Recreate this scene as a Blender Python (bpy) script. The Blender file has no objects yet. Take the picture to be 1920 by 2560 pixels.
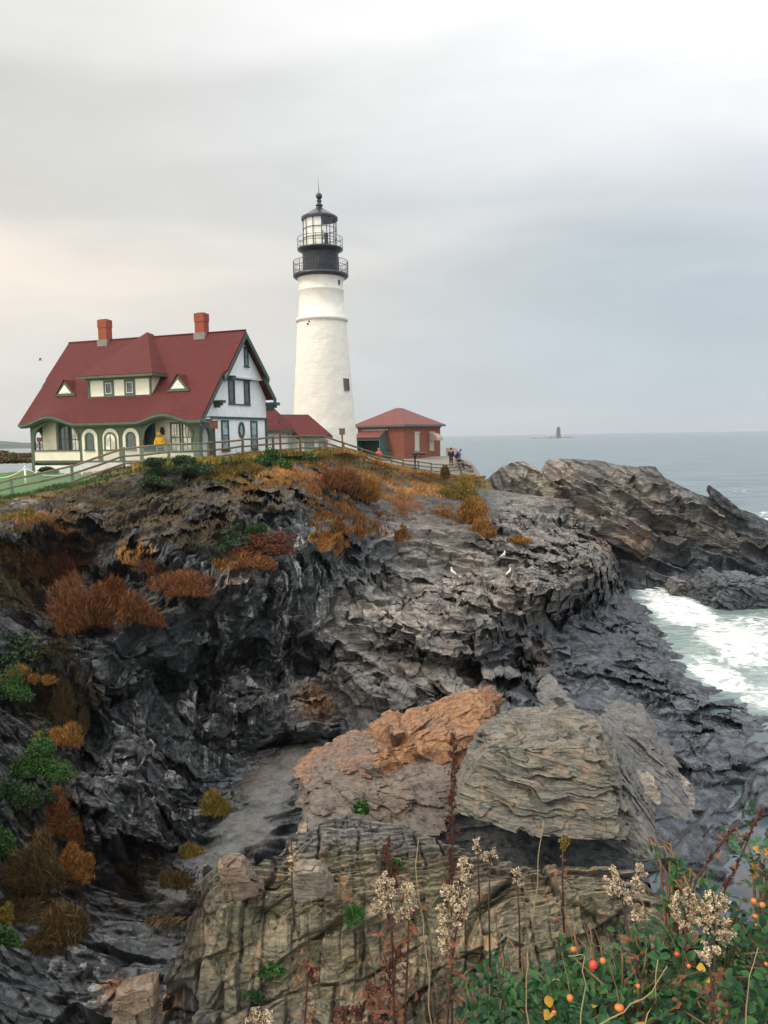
import bpy, math, random
import numpy as np
from mathutils import Vector, Matrix
scene = bpy.context.scene
col = scene.collection
rad = math.radians
# ------------------------------------------------------------------ camera
EYE = 12.0                                   # metres above the low-tide water (z = 0)
FOC, PITCH, ROLL = 2000.0, math.atan(189.5/2000), rad(0.92)
cam_d = bpy.data.cameras.new('camera')
cam = bpy.data.objects.new('camera', cam_d); col.objects.link(cam)
cam_d.sensor_fit = 'VERTICAL'; cam_d.sensor_height = 36; cam_d.lens = 36*FOC/2560
cam_d.clip_start = 0.05; cam_d.clip_end = 30000
F_ = np.array([0, math.cos(PITCH), -math.sin(PITCH)])
R0 = np.array([1., 0, 0]); U0 = np.array([0, math.sin(PITCH), math.cos(PITCH)])
R_ = R0*math.cos(ROLL) - U0*math.sin(ROLL); U_ = U0*math.cos(ROLL) + R0*math.sin(ROLL)
M = Matrix(((R_[0], U_[0], -F_[0]), (R_[1], U_[1], -F_[1]), (R_[2], U_[2], -F_[2]))).to_4x4()
M.translation = (0, 0, EYE)
cam.matrix_world = M
scene.camera = cam
scene.view_settings.view_transform = 'Standard'
scene.view_settings.look = 'None'
scene.view_settings.exposure = 0.12
scene.view_settings.gamma = 1
# ------------------------------------------------------------------ sun
SUN_AZ, SUN_EL = rad(-112), rad(48)          # azimuth from +Y towards +X: behind the camera's left shoulder
sd = bpy.data.lights.new('sun', 'SUN'); sd.energy = 1.5; sd.angle = rad(12); sd.color = (1, .86, .66)
so = bpy.data.objects.new('sun', sd); col.objects.link(so)
sdir = Vector((math.sin(SUN_AZ)*math.cos(SUN_EL), math.cos(SUN_AZ)*math.cos(SUN_EL), math.sin(SUN_EL)))
so.rotation_euler = sdir.to_track_quat('Z', 'Y').to_euler(); so.location = (-60, -40, 60)
# ------------------------------------------------------------------ world: overcast cloud over a physical sky
w = bpy.data.worlds.new('World'); scene.world = w; w.use_nodes = True
nt = w.node_tree; nt.nodes.clear(); L = nt.links
def N(t, **k):
    n = nt.nodes.new(t)
    for a, b in k.items(): setattr(n, a, b)
    return n
out = N('ShaderNodeOutputWorld'); bg = N('ShaderNodeBackground'); L.new(bg.outputs[0], out.inputs[0])
tc = N('ShaderNodeTexCoord')
sky = N('ShaderNodeTexSky', sky_type='NISHITA', sun_disc=False, sun_elevation=SUN_EL, sun_rotation=SUN_AZ)
skm = N('ShaderNodeVectorMath', operation='SCALE'); skm.inputs['Scale'].default_value = .10
L.new(sky.outputs[0], skm.inputs[0])
sep = N('ShaderNodeSeparateXYZ'); L.new(tc.outputs['Generated'], sep.inputs[0])
def ramp(stops, interp='EASE'):
    r = N('ShaderNodeValToRGB'); r.color_ramp.interpolation = interp
    e = r.color_ramp.elements
    while len(e) < len(stops): e.new(.5)
    for k, (p, c) in enumerate(stops):
        e[k].position = p; e[k].color = (*c, 1) if len(c) == 3 else c
    return r
def mth(op, a, b=None, c=None, clamp=False):
    m = N('ShaderNodeMath', operation=op); m.use_clamp = clamp
    for i, v in enumerate((a, b, c)):
        if v is None: continue
        if isinstance(v, (int, float)): m.inputs[i].default_value = v
        else: L.new(v, m.inputs[i])
    return m.outputs[0]
# banded cloud noise: squash so streaks lie along the horizon
mp = N('ShaderNodeMapping'); mp.inputs['Scale'].default_value = (1.0, 1.0, 3.6); mp.inputs['Location'].default_value = (1.3, .4, .2)
L.new(tc.outputs['Generated'], mp.inputs[0])
n1 = N('ShaderNodeTexNoise'); n1.inputs['Scale'].default_value = 1.9; n1.inputs['Detail'].default_value = 5; n1.inputs['Roughness'].default_value = .5
n1.inputs['Distortion'].default_value = .6; L.new(mp.outputs[0], n1.inputs['Vector'])
n2 = N('ShaderNodeTexNoise'); n2.inputs['Scale'].default_value = 5.5; n2.inputs['Detail'].default_value = 6; n2.inputs['Roughness'].default_value = .55
L.new(mp.outputs[0], n2.inputs['Vector'])
# height: z + wobble
wob = mth('MULTIPLY_ADD', n1.outputs['Fac'], .22, -.11)
hz = mth('ADD', sep.outputs['Z'], wob, clamp=True)
left = N('ShaderNodeMapRange', interpolation_type='SMOOTHSTEP'); L.new(sep.outputs['X'], left.inputs[0])
left.inputs[1].default_value = .38; left.inputs[2].default_value = -.52; left.inputs[3].default_value = 0; left.inputs[4].default_value = 1
rR = ramp([(0, (.48, .53, .575)), (.06, (.46, .515, .56)), (.16, (.43, .49, .525)), (.25, (.56, .60, .63)), (.36, (.80, .815, .83)), (.47, (1, 1, 1)), (1, (1, 1, 1))])
rL = ramp([(0, (.62, .60, .565)), (.08, (.68, .645, .60)), (.15, (.77, .70, .615)), (.21, (.84, .75, .645)), (.27, (.61, .59, .545)), (.36, (.57, .57, .535)), (.45, (.67, .67, .64)), (.58, (.81, .805, .775)), (1, (.92, .91, .89))])
L.new(hz, rR.inputs[0]); L.new(hz, rL.inputs[0])
mx = N('ShaderNodeMix', data_type='RGBA'); L.new(left.outputs[0], mx.inputs['Factor']); L.new(rR.outputs[0], mx.inputs['A']); L.new(rL.outputs[0], mx.inputs['B'])
puf = N('ShaderNodeMapRange'); L.new(n2.outputs['Fac'], puf.inputs[0]); puf.inputs[1].default_value = .35; puf.inputs[2].default_value = .7
puf.inputs[3].default_value = .975; puf.inputs[4].default_value = 1.05
cl = N('ShaderNodeVectorMath', operation='SCALE'); L.new(mx.outputs['Result'], cl.inputs[0]); L.new(puf.outputs[0], cl.inputs['Scale'])
mx2 = N('ShaderNodeMix', data_type='RGBA'); mx2.inputs['Factor'].default_value = .94
L.new(skm.outputs[0], mx2.inputs['A']); L.new(cl.outputs[0], mx2.inputs['B'])
# unseen cloud boosted overhead and sunward behind the camera, to light tower and facade
dn = N('ShaderNodeVectorMath', operation='DOT_PRODUCT'); L.new(tc.outputs['Generated'], dn.inputs[0]); dn.inputs[1].default_value = (-.62, -.72, .30)
gl1 = N('ShaderNodeMapRange', interpolation_type='SMOOTHSTEP'); L.new(dn.outputs['Value'], gl1.inputs[0]); gl1.inputs[1].default_value = .1; gl1.inputs[2].default_value = 1; gl1.inputs[3].default_value = 0; gl1.inputs[4].default_value = .9
gl2 = N('ShaderNodeMapRange', interpolation_type='SMOOTHSTEP'); L.new(sep.outputs['Z'], gl2.inputs[0]); gl2.inputs[1].default_value = .5; gl2.inputs[2].default_value = 1; gl2.inputs[3].default_value = 1; gl2.inputs[4].default_value = 1.7
fin = N('ShaderNodeVectorMath', operation='SCALE'); L.new(mx2.outputs['Result'], fin.inputs[0]); L.new(mth('ADD', gl1.outputs[0], gl2.outputs[0]), fin.inputs['Scale'])
L.new(fin.outputs[0], bg.inputs[0]); bg.inputs[1].default_value = 1.12
# ------------------------------------------------------------------ helpers
def ray(u, v):
    u = np.asarray(u, float)[..., None]; v = np.asarray(v, float)[..., None]
    return F_*FOC + R_*(u-960) + U_*(1280-v)
def at(u, v, y):
    "world point on the sight line of photo pixel (u, v) at distance y along the ground"
    d = ray(u, v); s = np.asarray(y, float)[..., None]/d[..., 1:2]
    return d*s + np.array([0, 0, EYE])
def atz(u, v, z):
    d = ray(u, v); s = (np.asarray(z, float)[..., None]-EYE)/d[..., 2:3]
    return d*s + np.array([0, 0, EYE])
def proj(P):
    P = np.asarray(P, float)-[0, 0, EYE]; dd = P@F_
    return 960+FOC*(P@R_)/dd, 1280-FOC*(P@U_)/dd
def tag(o, label=None, cat=None, group=None, kind=None):
    if label: o['label'] = label
    if cat: o['category'] = cat
    if group: o['group'] = group
    if kind: o['kind'] = kind
    return o
def empty(name, loc, rz=0, **k):
    o = bpy.data.objects.new(name, None); col.objects.link(o); o.location = loc; o.rotation_euler = (0, 0, rz)
    o.empty_display_size = .2
    return tag(o, **k)
def link(name, me, parent=None, mats=()):
    o = bpy.data.objects.new(name, me); col.objects.link(o)
    for m in mats: me.materials.append(m)
    if parent: o.parent = parent
    return o
def copy_tree(o, parent=None):
    c = o.copy(); col.objects.link(c)
    if parent: c.parent = parent
    for ch in list(o.children): copy_tree(ch, c)
    return c
def npmesh(name, V, Q, smooth=False):
    "mesh from numpy vertices and quads or triangles"
    me = bpy.data.meshes.new(name); V = np.ascontiguousarray(V, np.float32); Q = np.ascontiguousarray(Q, np.int32)
    k = Q.shape[1]
    me.vertices.add(len(V)); me.vertices.foreach_set('co', V.ravel())
    me.loops.add(Q.size); me.loops.foreach_set('vertex_index', Q.ravel())
    me.polygons.add(len(Q)); me.polygons.foreach_set('loop_start', np.arange(0, Q.size, k, dtype=np.int32))
    me.polygons.foreach_set('use_smooth', np.full(len(Q), smooth)); me.update(calc_edges=True); me.validate()
    return me
def attr(me, name, A):
    a = me.color_attributes.new(name, 'FLOAT_COLOR', 'POINT')
    B = np.ones((len(A), 4), np.float32); B[:, :A.shape[1]] = A
    a.data.foreach_set('color', B.ravel())
def grid_quads(nr, nc):
    i = np.arange(nr*nc).reshape(nr, nc)
    return np.stack([i[:-1, :-1], i[1:, :-1], i[1:, 1:], i[:-1, 1:]], -1).reshape(-1, 4)
# ---- numpy noise
def hsh(ix, iy, iz, s):
    h = (ix.astype(np.uint32)*np.uint32(73856093)) ^ (iy.astype(np.uint32)*np.uint32(19349663)) ^ (iz.astype(np.uint32)*np.uint32(83492791)) ^ np.uint32((s*2654435761) & 0xffffffff)
    h ^= h >> np.uint32(15); h *= np.uint32(2246822519); h ^= h >> np.uint32(13); h *= np.uint32(3266489917); h ^= h >> np.uint32(16)
    return h
def h01(h, k=0):
    h = h*np.uint32(1664525+2*k) + np.uint32(1013904223+k*77)
    h ^= h >> np.uint32(14); h *= np.uint32(0x27d4eb2d); h ^= h >> np.uint32(15)
    return (h & np.uint32(0xffffff)).astype(np.float32)*np.float32(1/16777216)
def vnoise(P, s=0):
    P = np.asarray(P, np.float32); b = np.floor(P); f = P-b; f = f*f*(3-2*f); b = b.astype(np.int32)
    r = 0
    for dx in (0, 1):
        for dy in (0, 1):
            for dz in (0, 1):
                wx = f[:, 0] if dx else 1-f[:, 0]; wy = f[:, 1] if dy else 1-f[:, 1]; wz = f[:, 2] if dz else 1-f[:, 2]
                r = r + wx*wy*wz*h01(hsh(b[:, 0]+dx, b[:, 1]+dy, b[:, 2]+dz, s))
    return r*2-1
def fbm(P, o=4, s=0, g=.5):
    r = 0; a = 1; t = 0
    for k in range(o): r = r+a*vnoise(P*(2.03**k)+k*7.3, s+k); t += a; a *= g
    return r/t
def rotm(ax, ay, az):
    return np.array((Matrix.Rotation(rad(az), 3, 'Z') @ Matrix.Rotation(rad(ay), 3, 'Y') @ Matrix.Rotation(rad(ax), 3, 'X')))
def facets(P, size, rot=None, seed=0, tilt=.5):
    "fractured blocks: every Worley cell has an offset and a tilted plane; returns value, crack distance, block id"
    out = np.empty(len(P), np.float32); ed = np.empty(len(P), np.float32); idr = np.empty(len(P), np.float32)
    size = np.asarray(size, np.float32)*np.ones(3, np.float32)
    for a in range(0, len(P), 60000):
        Q = P[a:a+60000].astype(np.float32)
        if rot is not None: Q = Q@rot.astype(np.float32)
        Q = Q/size
        b = np.floor(Q).astype(np.int32); n = len(Q)
        d1 = np.full(n, 9e9, np.float32); d2 = d1.copy(); hh = np.zeros(n, np.uint32); D = np.zeros((n, 3), np.float32)
        for dx in (-1, 0, 1):
            for dy in (-1, 0, 1):
                for dz in (-1, 0, 1):
                    cx = b[:, 0]+dx; cy = b[:, 1]+dy; cz = b[:, 2]+dz
                    h = hsh(cx, cy, cz, seed)
                    ex = Q[:, 0]-cx-(.1+.8*h01(h, 1)); ey = Q[:, 1]-cy-(.1+.8*h01(h, 2)); ez = Q[:, 2]-cz-(.1+.8*h01(h, 3))
                    d = ex*ex+ey*ey+ez*ez
                    m = d < d1
                    d2 = np.where(m, d1, np.minimum(d2, d)); d1 = np.where(m, d, d1); hh = np.where(m, h, hh)
                    D[m, 0] = ex[m]; D[m, 1] = ey[m]; D[m, 2] = ez[m]
        g = np.stack([h01(hh, 5), h01(hh, 6), h01(hh, 7)], 1)*2-1
        r = h01(hh, 4)
        out[a:a+n] = (r*2-1) + tilt*(g*D).sum(1)*2
        ed[a:a+n] = np.sqrt(d2)-np.sqrt(d1); idr[a:a+n] = h01(hh, 9)
    return out, ed, idr
def cubic(xs, ys, x):
    "Catmull-Rom through (xs, ys[..., k]) at x"
    xs = np.asarray(xs, float); ys = np.asarray(ys, float)
    m = np.gradient(ys, xs, axis=0) if ys.ndim > 1 else np.gradient(ys, xs)
    i = np.clip(np.searchsorted(xs, x)-1, 0, len(xs)-2); h = xs[i+1]-xs[i]; t = np.clip((x-xs[i])/h, 0, 1)
    if ys.ndim > 1: t = t[:, None]; h = h[:, None]
    return (2*t**3-3*t**2+1)*ys[i]+(t**3-2*t**2+t)*h*m[i]+(-2*t**3+3*t**2)*ys[i+1]+(t**3-t**2)*h*m[i+1]
def surf2(us, vs, T, u, v):
    "smooth table look-up T[row v][column u]"
    T = np.asarray(T, float)
    A = np.stack([cubic(us, T[k], u) for k in range(len(vs))], 0)        # rows x n
    vs = np.asarray(vs, float); mm = np.gradient(A, vs, axis=0)
    i = np.clip(np.searchsorted(vs, v)-1, 0, len(vs)-2); j = np.arange(len(u)); h = vs[i+1]-vs[i]; t = np.clip((v-vs[i])/h, 0, 1)
    return (2*t**3-3*t**2+1)*A[i, j]+(t**3-2*t**2+t)*h*mm[i, j]+(-2*t**3+3*t**2)*A[i+1, j]+(t**3-t**2)*h*mm[i+1, j]
def sstep(a, b, x):
    t = np.clip((x-a)/(b-a), 0, 1); return t*t*(3-2*t)
def blobs(u, v, items):
    "soft-edged patches: (u, v, ru, rv, angle, strength)"
    r = np.zeros(len(u))
    for (cu, cv, ru, rv, an, s) in items:
        c, q = math.cos(rad(an)), math.sin(rad(an)); x = ((u-cu)*c+(v-cv)*q)/ru; y = (-(u-cu)*q+(v-cv)*c)/rv
        r = np.maximum(r, s*(1-sstep(.45, 1.15, np.sqrt(x*x+y*y))))
    return r
# ---- mesh collector for built things
class MB:
    def __init__(s): s.v = []; s.f = []; s.sm = []
    def add(s, V, Fc, M=None, smooth=False):
        b = len(s.v)
        for p in V:
            p = Vector(p); s.v.append(tuple(M @ p) if M is not None else tuple(p))
        for q in Fc: s.f.append(tuple(b+i for i in q)); s.sm.append(smooth)
        return s
    def box(s, x0, y0, z0, x1, y1, z1, M=None):
        return s.add([(x0, y0, z0), (x1, y0, z0), (x1, y1, z0), (x0, y1, z0), (x0, y0, z1), (x1, y0, z1), (x1, y1, z1), (x0, y1, z1)],
                     [(0, 3, 2, 1), (4, 5, 6, 7), (0, 1, 5, 4), (1, 2, 6, 5), (2, 3, 7, 6), (3, 0, 4, 7)], M)
    def prism(s, poly, ax, a, b, M=None):
        "extrude a 2-D polygon: ax 'y' poly is (x, z) from y=a to b; 'x' poly is (y, z); 'z' poly is (x, y)"
        def p3(p, t): return {'y': (p[0], t, p[1]), 'x': (t, p[0], p[1]), 'z': (p[0], p[1], t)}[ax]
        n = len(poly); V = [p3(p, a) for p in poly]+[p3(p, b) for p in poly]
        Fc = [tuple(range(n)), tuple(range(2*n-1, n-1, -1))]+[(i, i+n, (i+1) % n+n, (i+1) % n) for i in range(n)]
        return s.add(V, Fc, M)
    def band(s, outer, inner, ax, a, b, M=None):
        "frame between two equal-length outlines (open strips)"
        def p3(p, t): return {'y': (p[0], t, p[1]), 'x': (t, p[0], p[1]), 'z': (p[0], p[1], t)}[ax]
        n = len(outer); V = [p3(p, a) for p in outer]+[p3(p, a) for p in inner]+[p3(p, b) for p in outer]+[p3(p, b) for p in inner]
        Fc = []
        for i in range(n-1):
            j = i+1; Fc += [(i, j, n+j, n+i), (2*n+i, 3*n+i, 3*n+j, 2*n+j), (i, 2*n+i, 2*n+j, j), (n+i, n+j, 3*n+j, 3*n+i)]
        Fc += [(0, n, 3*n, 2*n), (n-1, 3*n-1, 4*n-1, 2*n-1)]
        return s.add(V, Fc, M)
    def tube(s, pts, r, n=8, M=None, smooth=True, cap=True):
        pts = [Vector(p) for p in pts]; m = len(pts)
        if not hasattr(r, '__len__'): r = [r]*m
        V = []; up = Vector((0, 0, 1))
        for i, p in enumerate(pts):
            d = (pts[min(i+1, m-1)]-pts[max(i-1, 0)])
            d = d.normalized() if d.length > 1e-9 else up
            a = d.cross(up if abs(d.z) < .95 else Vector((1, 0, 0))).normalized(); b = d.cross(a)
            for k in range(n):
                t = 2*math.pi*k/n; V.append(p+(a*math.cos(t)+b*math.sin(t))*r[i])
        Fc = [(i*n+k, i*n+(k+1) % n, (i+1)*n+(k+1) % n, (i+1)*n+k) for i in range(m-1) for k in range(n)]
        if cap: Fc += [tuple(range(n-1, -1, -1)), tuple(range((m-1)*n, m*n))]
        return s.add(V, Fc, M, smooth)
    def lathe(s, prof, n=32, c=(0, 0), M=None, smooth=True, a0=0, a1=360, cap=False):
        full = abs(a1-a0) >= 360; k = n if full else n+1; V = []
        for (r, z) in prof:
            for i in range(k):
                t = rad(a0+(a1-a0)*i/n); V.append((c[0]+r*math.cos(t), c[1]+r*math.sin(t), z))
        Fc = []
        for j in range(len(prof)-1):
            for i in range(n): q = (i+1) % k; Fc.append((j*k+i, j*k+q, (j+1)*k+q, (j+1)*k+i))
        if cap: Fc += [tuple(range(k-1, -1, -1)), tuple(range((len(prof)-1)*k, len(prof)*k))]
        return s.add(V, Fc, M, smooth)
    def ball(s, c, r, n=10, M=None, sc=(1, 1, 1)):
        V = []; Fc = []
        for j in range(n+1):
            a = math.pi*j/n
            for i in range(n*2): b = math.pi*i/n; V.append((c[0]+r*sc[0]*math.sin(a)*math.cos(b), c[1]+r*sc[1]*math.sin(a)*math.sin(b), c[2]+r*sc[2]*math.cos(a)))
        for j in range(n):
            for i in range(n*2): q = (i+1) % (2*n); Fc.append((j*2*n+i, (j+1)*2*n+i, (j+1)*2*n+q, j*2*n+q))
        return s.add(V, Fc, M, True)
    def build(s, name, mat, parent=None, bevel=0, **k):
        me = bpy.data.meshes.new(name); me.from_pydata(s.v, [], s.f); me.validate(); me.update()
        if len(me.polygons) == len(s.sm): me.polygons.foreach_set('use_smooth', s.sm)
        me.materials.append(mat)
        o = bpy.data.objects.new(name, me); col.objects.link(o)
        if parent: o.parent = parent
        if bevel:
            b = o.modifiers.new('bevel', 'BEVEL'); b.width = bevel; b.segments = 1; b.limit_method = 'ANGLE'; b.angle_limit = rad(40)
        return tag(o, **k)
# ------------------------------------------------------------------ materials
def newmat(name):
    global nt, L
    m = bpy.data.materials.new(name); m.use_nodes = True; nt = m.node_tree; L = nt.links
    nt.nodes.clear(); o = N('ShaderNodeOutputMaterial'); b = N('ShaderNodeBsdfPrincipled'); L.new(b.outputs[0], o.inputs[0])
    return m, b
def noise(scale, detail=4, rough=.55, vec=None, dist=0, out='Fac'):
    n = N('ShaderNodeTexNoise'); n.inputs['Scale'].default_value = scale; n.inputs['Detail'].default_value = detail
    n.inputs['Roughness'].default_value = rough; n.inputs['Distortion'].default_value = dist
    if vec is not None: L.new(vec, n.inputs['Vector'])
    return n.outputs[out]
def coord(kind='Object', scale=(1, 1, 1), rot=(0, 0, 0), loc=(0, 0, 0)):
    t = N('ShaderNodeTexCoord'); m = N('ShaderNodeMapping'); m.inputs['Scale'].default_value = scale
    m.inputs['Rotation'].default_value = [rad(a) for a in rot]; m.inputs['Location'].default_value = loc
    L.new(t.outputs[kind], m.inputs[0]); return m.outputs[0]
def mixc(f, a, b, mode='MIX'):
    m = N('ShaderNodeMix', data_type='RGBA', blend_type=mode)
    for k, v in (('Factor', f), ('A', a), ('B', b)):
        s = m.inputs[k] if k != 'Factor' else m.inputs[0]
        if isinstance(v, (int, float)): s.default_value = v
        elif isinstance(v, (tuple, list)): s.default_value = (*v, 1) if len(v) == 3 else v
        else: L.new(v, s)
    return m.outputs['Result']
def rng(x, a, b, c=0., d=1., smooth=True):
    m = N('ShaderNodeMapRange'); m.interpolation_type = 'SMOOTHSTEP' if smooth else 'LINEAR'; L.new(x, m.inputs[0])
    for i, v in enumerate((a, b, c, d)): m.inputs[i+1].default_value = v
    return m.outputs[0]
def bump(h, b, strength=.5, dist=.05, prev=None):
    n = N('ShaderNodeBump'); n.inputs['Strength'].default_value = strength; n.inputs['Distance'].default_value = dist
    L.new(h, n.inputs['Height'])
    if prev is not None: L.new(prev, n.inputs['Normal'])
    if b is not None: L.new(n.outputs[0], b.inputs['Normal'])
    return n.outputs[0]
def mat_plain(name, c, rough=.6, var=.12, scale=3., spec=.4, metal=0, bumps=.15, bscale=40, dirt=None):
    m, b = newmat(name); v = coord()
    n = noise(scale, 5, .6, v)
    lo = [x*(1-var) for x in c]; hi = [min(x*(1+var), 1) for x in c]
    cc = mixc(rng(n, .3, .7), lo, hi)
    if dirt is not None: cc = mixc(rng(noise(scale*2.3, 6, .7, v, .5), .52, .72, 0, .6), cc, dirt)
    L.new(cc, b.inputs['Base Color']); b.inputs['Roughness'].default_value = rough; b.inputs['Metallic'].default_value = metal
    b.inputs['Specular IOR Level'].default_value = spec
    if bumps: bump(noise(bscale, 3, .6, v), b, bumps, .01)
    return m
# ================================================================== TERRAIN
def mat_rock(name, strata_rot=(20, -14, 12), near=False):
    m, b = newmat(name); g = coord('Object'); s = coord('Object', (.55, .9, 6.0), strata_rot)
    z = N('ShaderNodeAttribute', attribute_name='zone'); sz = N('ShaderNodeSeparateColor'); L.new(z.outputs['Color'], sz.inputs[0])
    z2 = N('ShaderNodeAttribute', attribute_name='zoneb'); s2 = N('ShaderNodeSeparateColor'); L.new(z2.outputs['Color'], s2.inputs[0])
    k = 3.0 if near else 1.0
    big = noise(.45*k, 6, .62, g); mid = noise(2.6*k, 7, .68, g, .3); fine = noise(13*k, 5, .7, g)
    st = noise(1.5*k, 6, .7, s, .25)
    dark = mixc(rng(mid, .32, .7), (.014, .017, .019), (.15, .16, .166))
    dark = mixc(rng(st, .4, .62, 0, .55), dark, (.045, .050, .054))
    dark = mixc(rng(fine, .55, .75, 0, .5), dark, (.27, .275, .265))
    tan = mixc(rng(st, .34, .66), (.044, .039, .033), (.52, .455, .38))
    tan = mixc(rng(big, .45, .7, 0, .6), tan, (.26, .185, .135))
    tan = mixc(rng(mid, .5, .7, 0, .5), tan, (.20, .20, .19))
    c = mixc(sz.outputs[0], dark, tan)
    wet = mixc(rng(mid, .35, .7), (.022, .027, .036), (.135, .155, .185))
    c = mixc(sz.outputs[1], c, wet)
    org = mixc(rng(mid, .35, .66), (.11, .045, .016), (.37, .165, .058))
    org = mixc(rng(st, .45, .7, 0, .7), org, (.27, .19, .13))
    c = mixc(sz.outputs[2], c, org)
    grn = mixc(rng(st, .36, .66), (.045, .036, .020), (.29, .245, .145))
    grn = mixc(rng(mid, .44, .68, 0, .8), grn, (.13, .125, .08))
    grn = mixc(rng(noise(1.1*k, 3, .5, g, .8), .56, .70, 0, .8), grn, (.42, .25, .13))
    c = mixc(s2.outputs[0], c, grn)
    soil = mixc(rng(mid, .35, .65), (.018, .014, .010), (.085, .058, .030))
    c = mixc(s2.outputs[1], c, soil)
    # white quartz seams and streaks that run down the face
    qv = coord('Object', (2.2, 1.2, .22), (0, 8, 10)); q = noise(1.25, 6, .62, qv, .6)
    qm = N('ShaderNodeMath', operation='MULTIPLY'); L.new(rng(q, .555, .60), qm.inputs[0]); L.new(s2.outputs[2], qm.inputs[1])
    qb = N('ShaderNodeMath', operation='MULTIPLY'); L.new(qm.outputs[0], qb.inputs[0]); L.new(rng(fine, .36, .46), qb.inputs[1])
    c = mixc(qb.outputs[0], c, (.55, .55, .51))
    # lichen specks
    c = mixc(rng(noise(30*k, 3, .5, g), .64, .72, 0, .35), c, (.33, .34, .30))
    # dirty joints, plus undercut shade painted along bed risers (attribute from the fracture pattern)
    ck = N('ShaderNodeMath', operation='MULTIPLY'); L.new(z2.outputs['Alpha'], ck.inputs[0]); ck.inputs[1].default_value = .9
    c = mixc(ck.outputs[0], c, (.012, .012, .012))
    L.new(c, b.inputs['Base Color'])
    ro = mixc(sz.outputs[1], mixc(rng(mid, .35, .65), (.74, .74, .74), (.46, .46, .46)), (.27, .27, .27)); L.new(ro, b.inputs['Roughness'])
    b.inputs['Specular IOR Level'].default_value = .5
    vv = N('ShaderNodeTexVoronoi', feature='DISTANCE_TO_EDGE'); vv.inputs['Scale'].default_value = 1.6*k
    sv = coord('Object', (1.0, 1.0, 3.4), strata_rot); wv = N('ShaderNodeVectorMath', operation='ADD'); L.new(sv, wv.inputs[0])
    nv = N('ShaderNodeVectorMath', operation='SCALE'); L.new(noise(1.5*k, 3, .5, g, out='Color'), nv.inputs[0]); nv.inputs['Scale'].default_value = .8; L.new(nv.outputs[0], wv.inputs[1])
    L.new(wv.outputs[0], vv.inputs['Vector'])
    b1 = bump(rng(vv.outputs[0], 0, .07), None, .06 if near else .35, .05/k)
    b2 = bump(st, None, 1.0, .13/k, b1); b3 = bump(mid, None, .9, .14/k, b2)
    bump(fine, b, .6, .03/k, b3)
    return m
ROCK = mat_rock('cliff_rock'); ROCK2 = mat_rock('headland_rock', (6, 28, -10)); ROCKN = mat_rock('near_rock', (0, 82, 12), True)
def warp(u, v, P, a=26):
    return u+fbm(P*.45, 4, 11)*a, v+fbm(P*.45, 4, 31)*a*.8
def zones(P, u, v, tan, wet, org, grn, soil, vein, crack):
    uu, vv = warp(u, v, P)
    A = np.stack([blobs(uu, vv, tan), blobs(uu, vv, wet), blobs(uu, vv, org)], 1)
    B = np.stack([blobs(uu, vv, grn), blobs(uu, vv, soil), blobs(uu, vv, vein), crack], 1)
    return A, B
def net(u, v, d, wrap=None):
    P = at(u, v, d); return P
def normals(G):
    du = np.gradient(G, axis=1); dv = np.gradient(G, axis=0); n = np.cross(dv, du); n /= np.linalg.norm(n, axis=2, keepdims=True)+1e-9
    n *= np.sign(n[..., 2:3]*1.0+1e-6)                       # upward side
    return n
Q = 1.0                                                     # mesh density
# ---------------- height of the grassy headland top, from surveyed points (pixel, distance)
GP = np.array([at(*p) for p in [(-350, 1330, 34), (28, 1244, 40), (180, 1213, 41), (310, 1170, 42.5), (420, 1152, 43), (530, 1146, 44), (610, 1137, 47), (695, 1131, 50),
      (805, 1124, 54), (870, 1137, 57), (915, 1156, 60), (946, 1171, 61.5), (975, 1177, 63), (1008, 1183, 64.5), (1045, 1189, 66), (1085, 1194, 67.5), (1120, 1196, 69), (1180, 1201, 70), (1128, 1168, 72.5), (1000, 1160, 70), (1010, 1147, 76), (1093, 1140, 80), (1140, 1150, 78),
      (893, 1135, 74), (780, 1140, 68)]] + [(-22.4, 49.8, 10.1), (-10.1, 45.2, 10.1), (-7, 52, 10.15), (-20, 58, 10.1), (-24, 46, 9.75), (-12, 56, 10.2), (-30, 46, 9.6), (-36, 52, 9.0), (-44, 60, 7.5), (-60, 70, 4.0),
      (-26, 70, 9.2), (-10, 74, 10.2), (0, 84, 9.6), (-5.7, 68, 10.45), (-30, 85, 6)])
def gz(x, y):
    x = np.asarray(x, float); y = np.asarray(y, float); num = 0; den = 0
    for p in GP:
        w_ = 1/((x-p[0])**2+(y-p[1])**2+1.2)**1.6; num = num+w_*p[2]; den = den+w_
    return num/den
RIMU = [-700, -300, 0, 180, 310, 420, 530, 610, 695, 805, 870, 915, 975, 1045, 1120, 1165, 1210, 1300, 1500, 1800, 2300]
RIMV = [1500, 1345, 1258, 1222, 1182, 1160, 1152, 1145, 1139, 1135, 1148, 1168, 1187, 1199, 1206, 1210, 1210, 1225, 1250, 1300, 1340]
RIMD = [28, 33, 38.5, 39.8, 41.5, 42, 43, 45.8, 48.8, 52.6, 55.5, 58.5, 61.5, 64.5, 67.3, 68.5, 66, 66, 66, 68, 70]
rimv = lambda u: np.interp(u, RIMU, RIMV); rimd = lambda u: cubic(RIMU, RIMD, u)
def blur(D, r, c, n=1):
    D = D.reshape(r, c).copy()
    for _ in range(n):
        D[1:-1] = (D[:-2]+2*D[1:-1]+D[2:])/4; D[:, 1:-1] = (D[:, :-2]+2*D[:, 1:-1]+D[:, 2:])/4
    return D.ravel()
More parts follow.
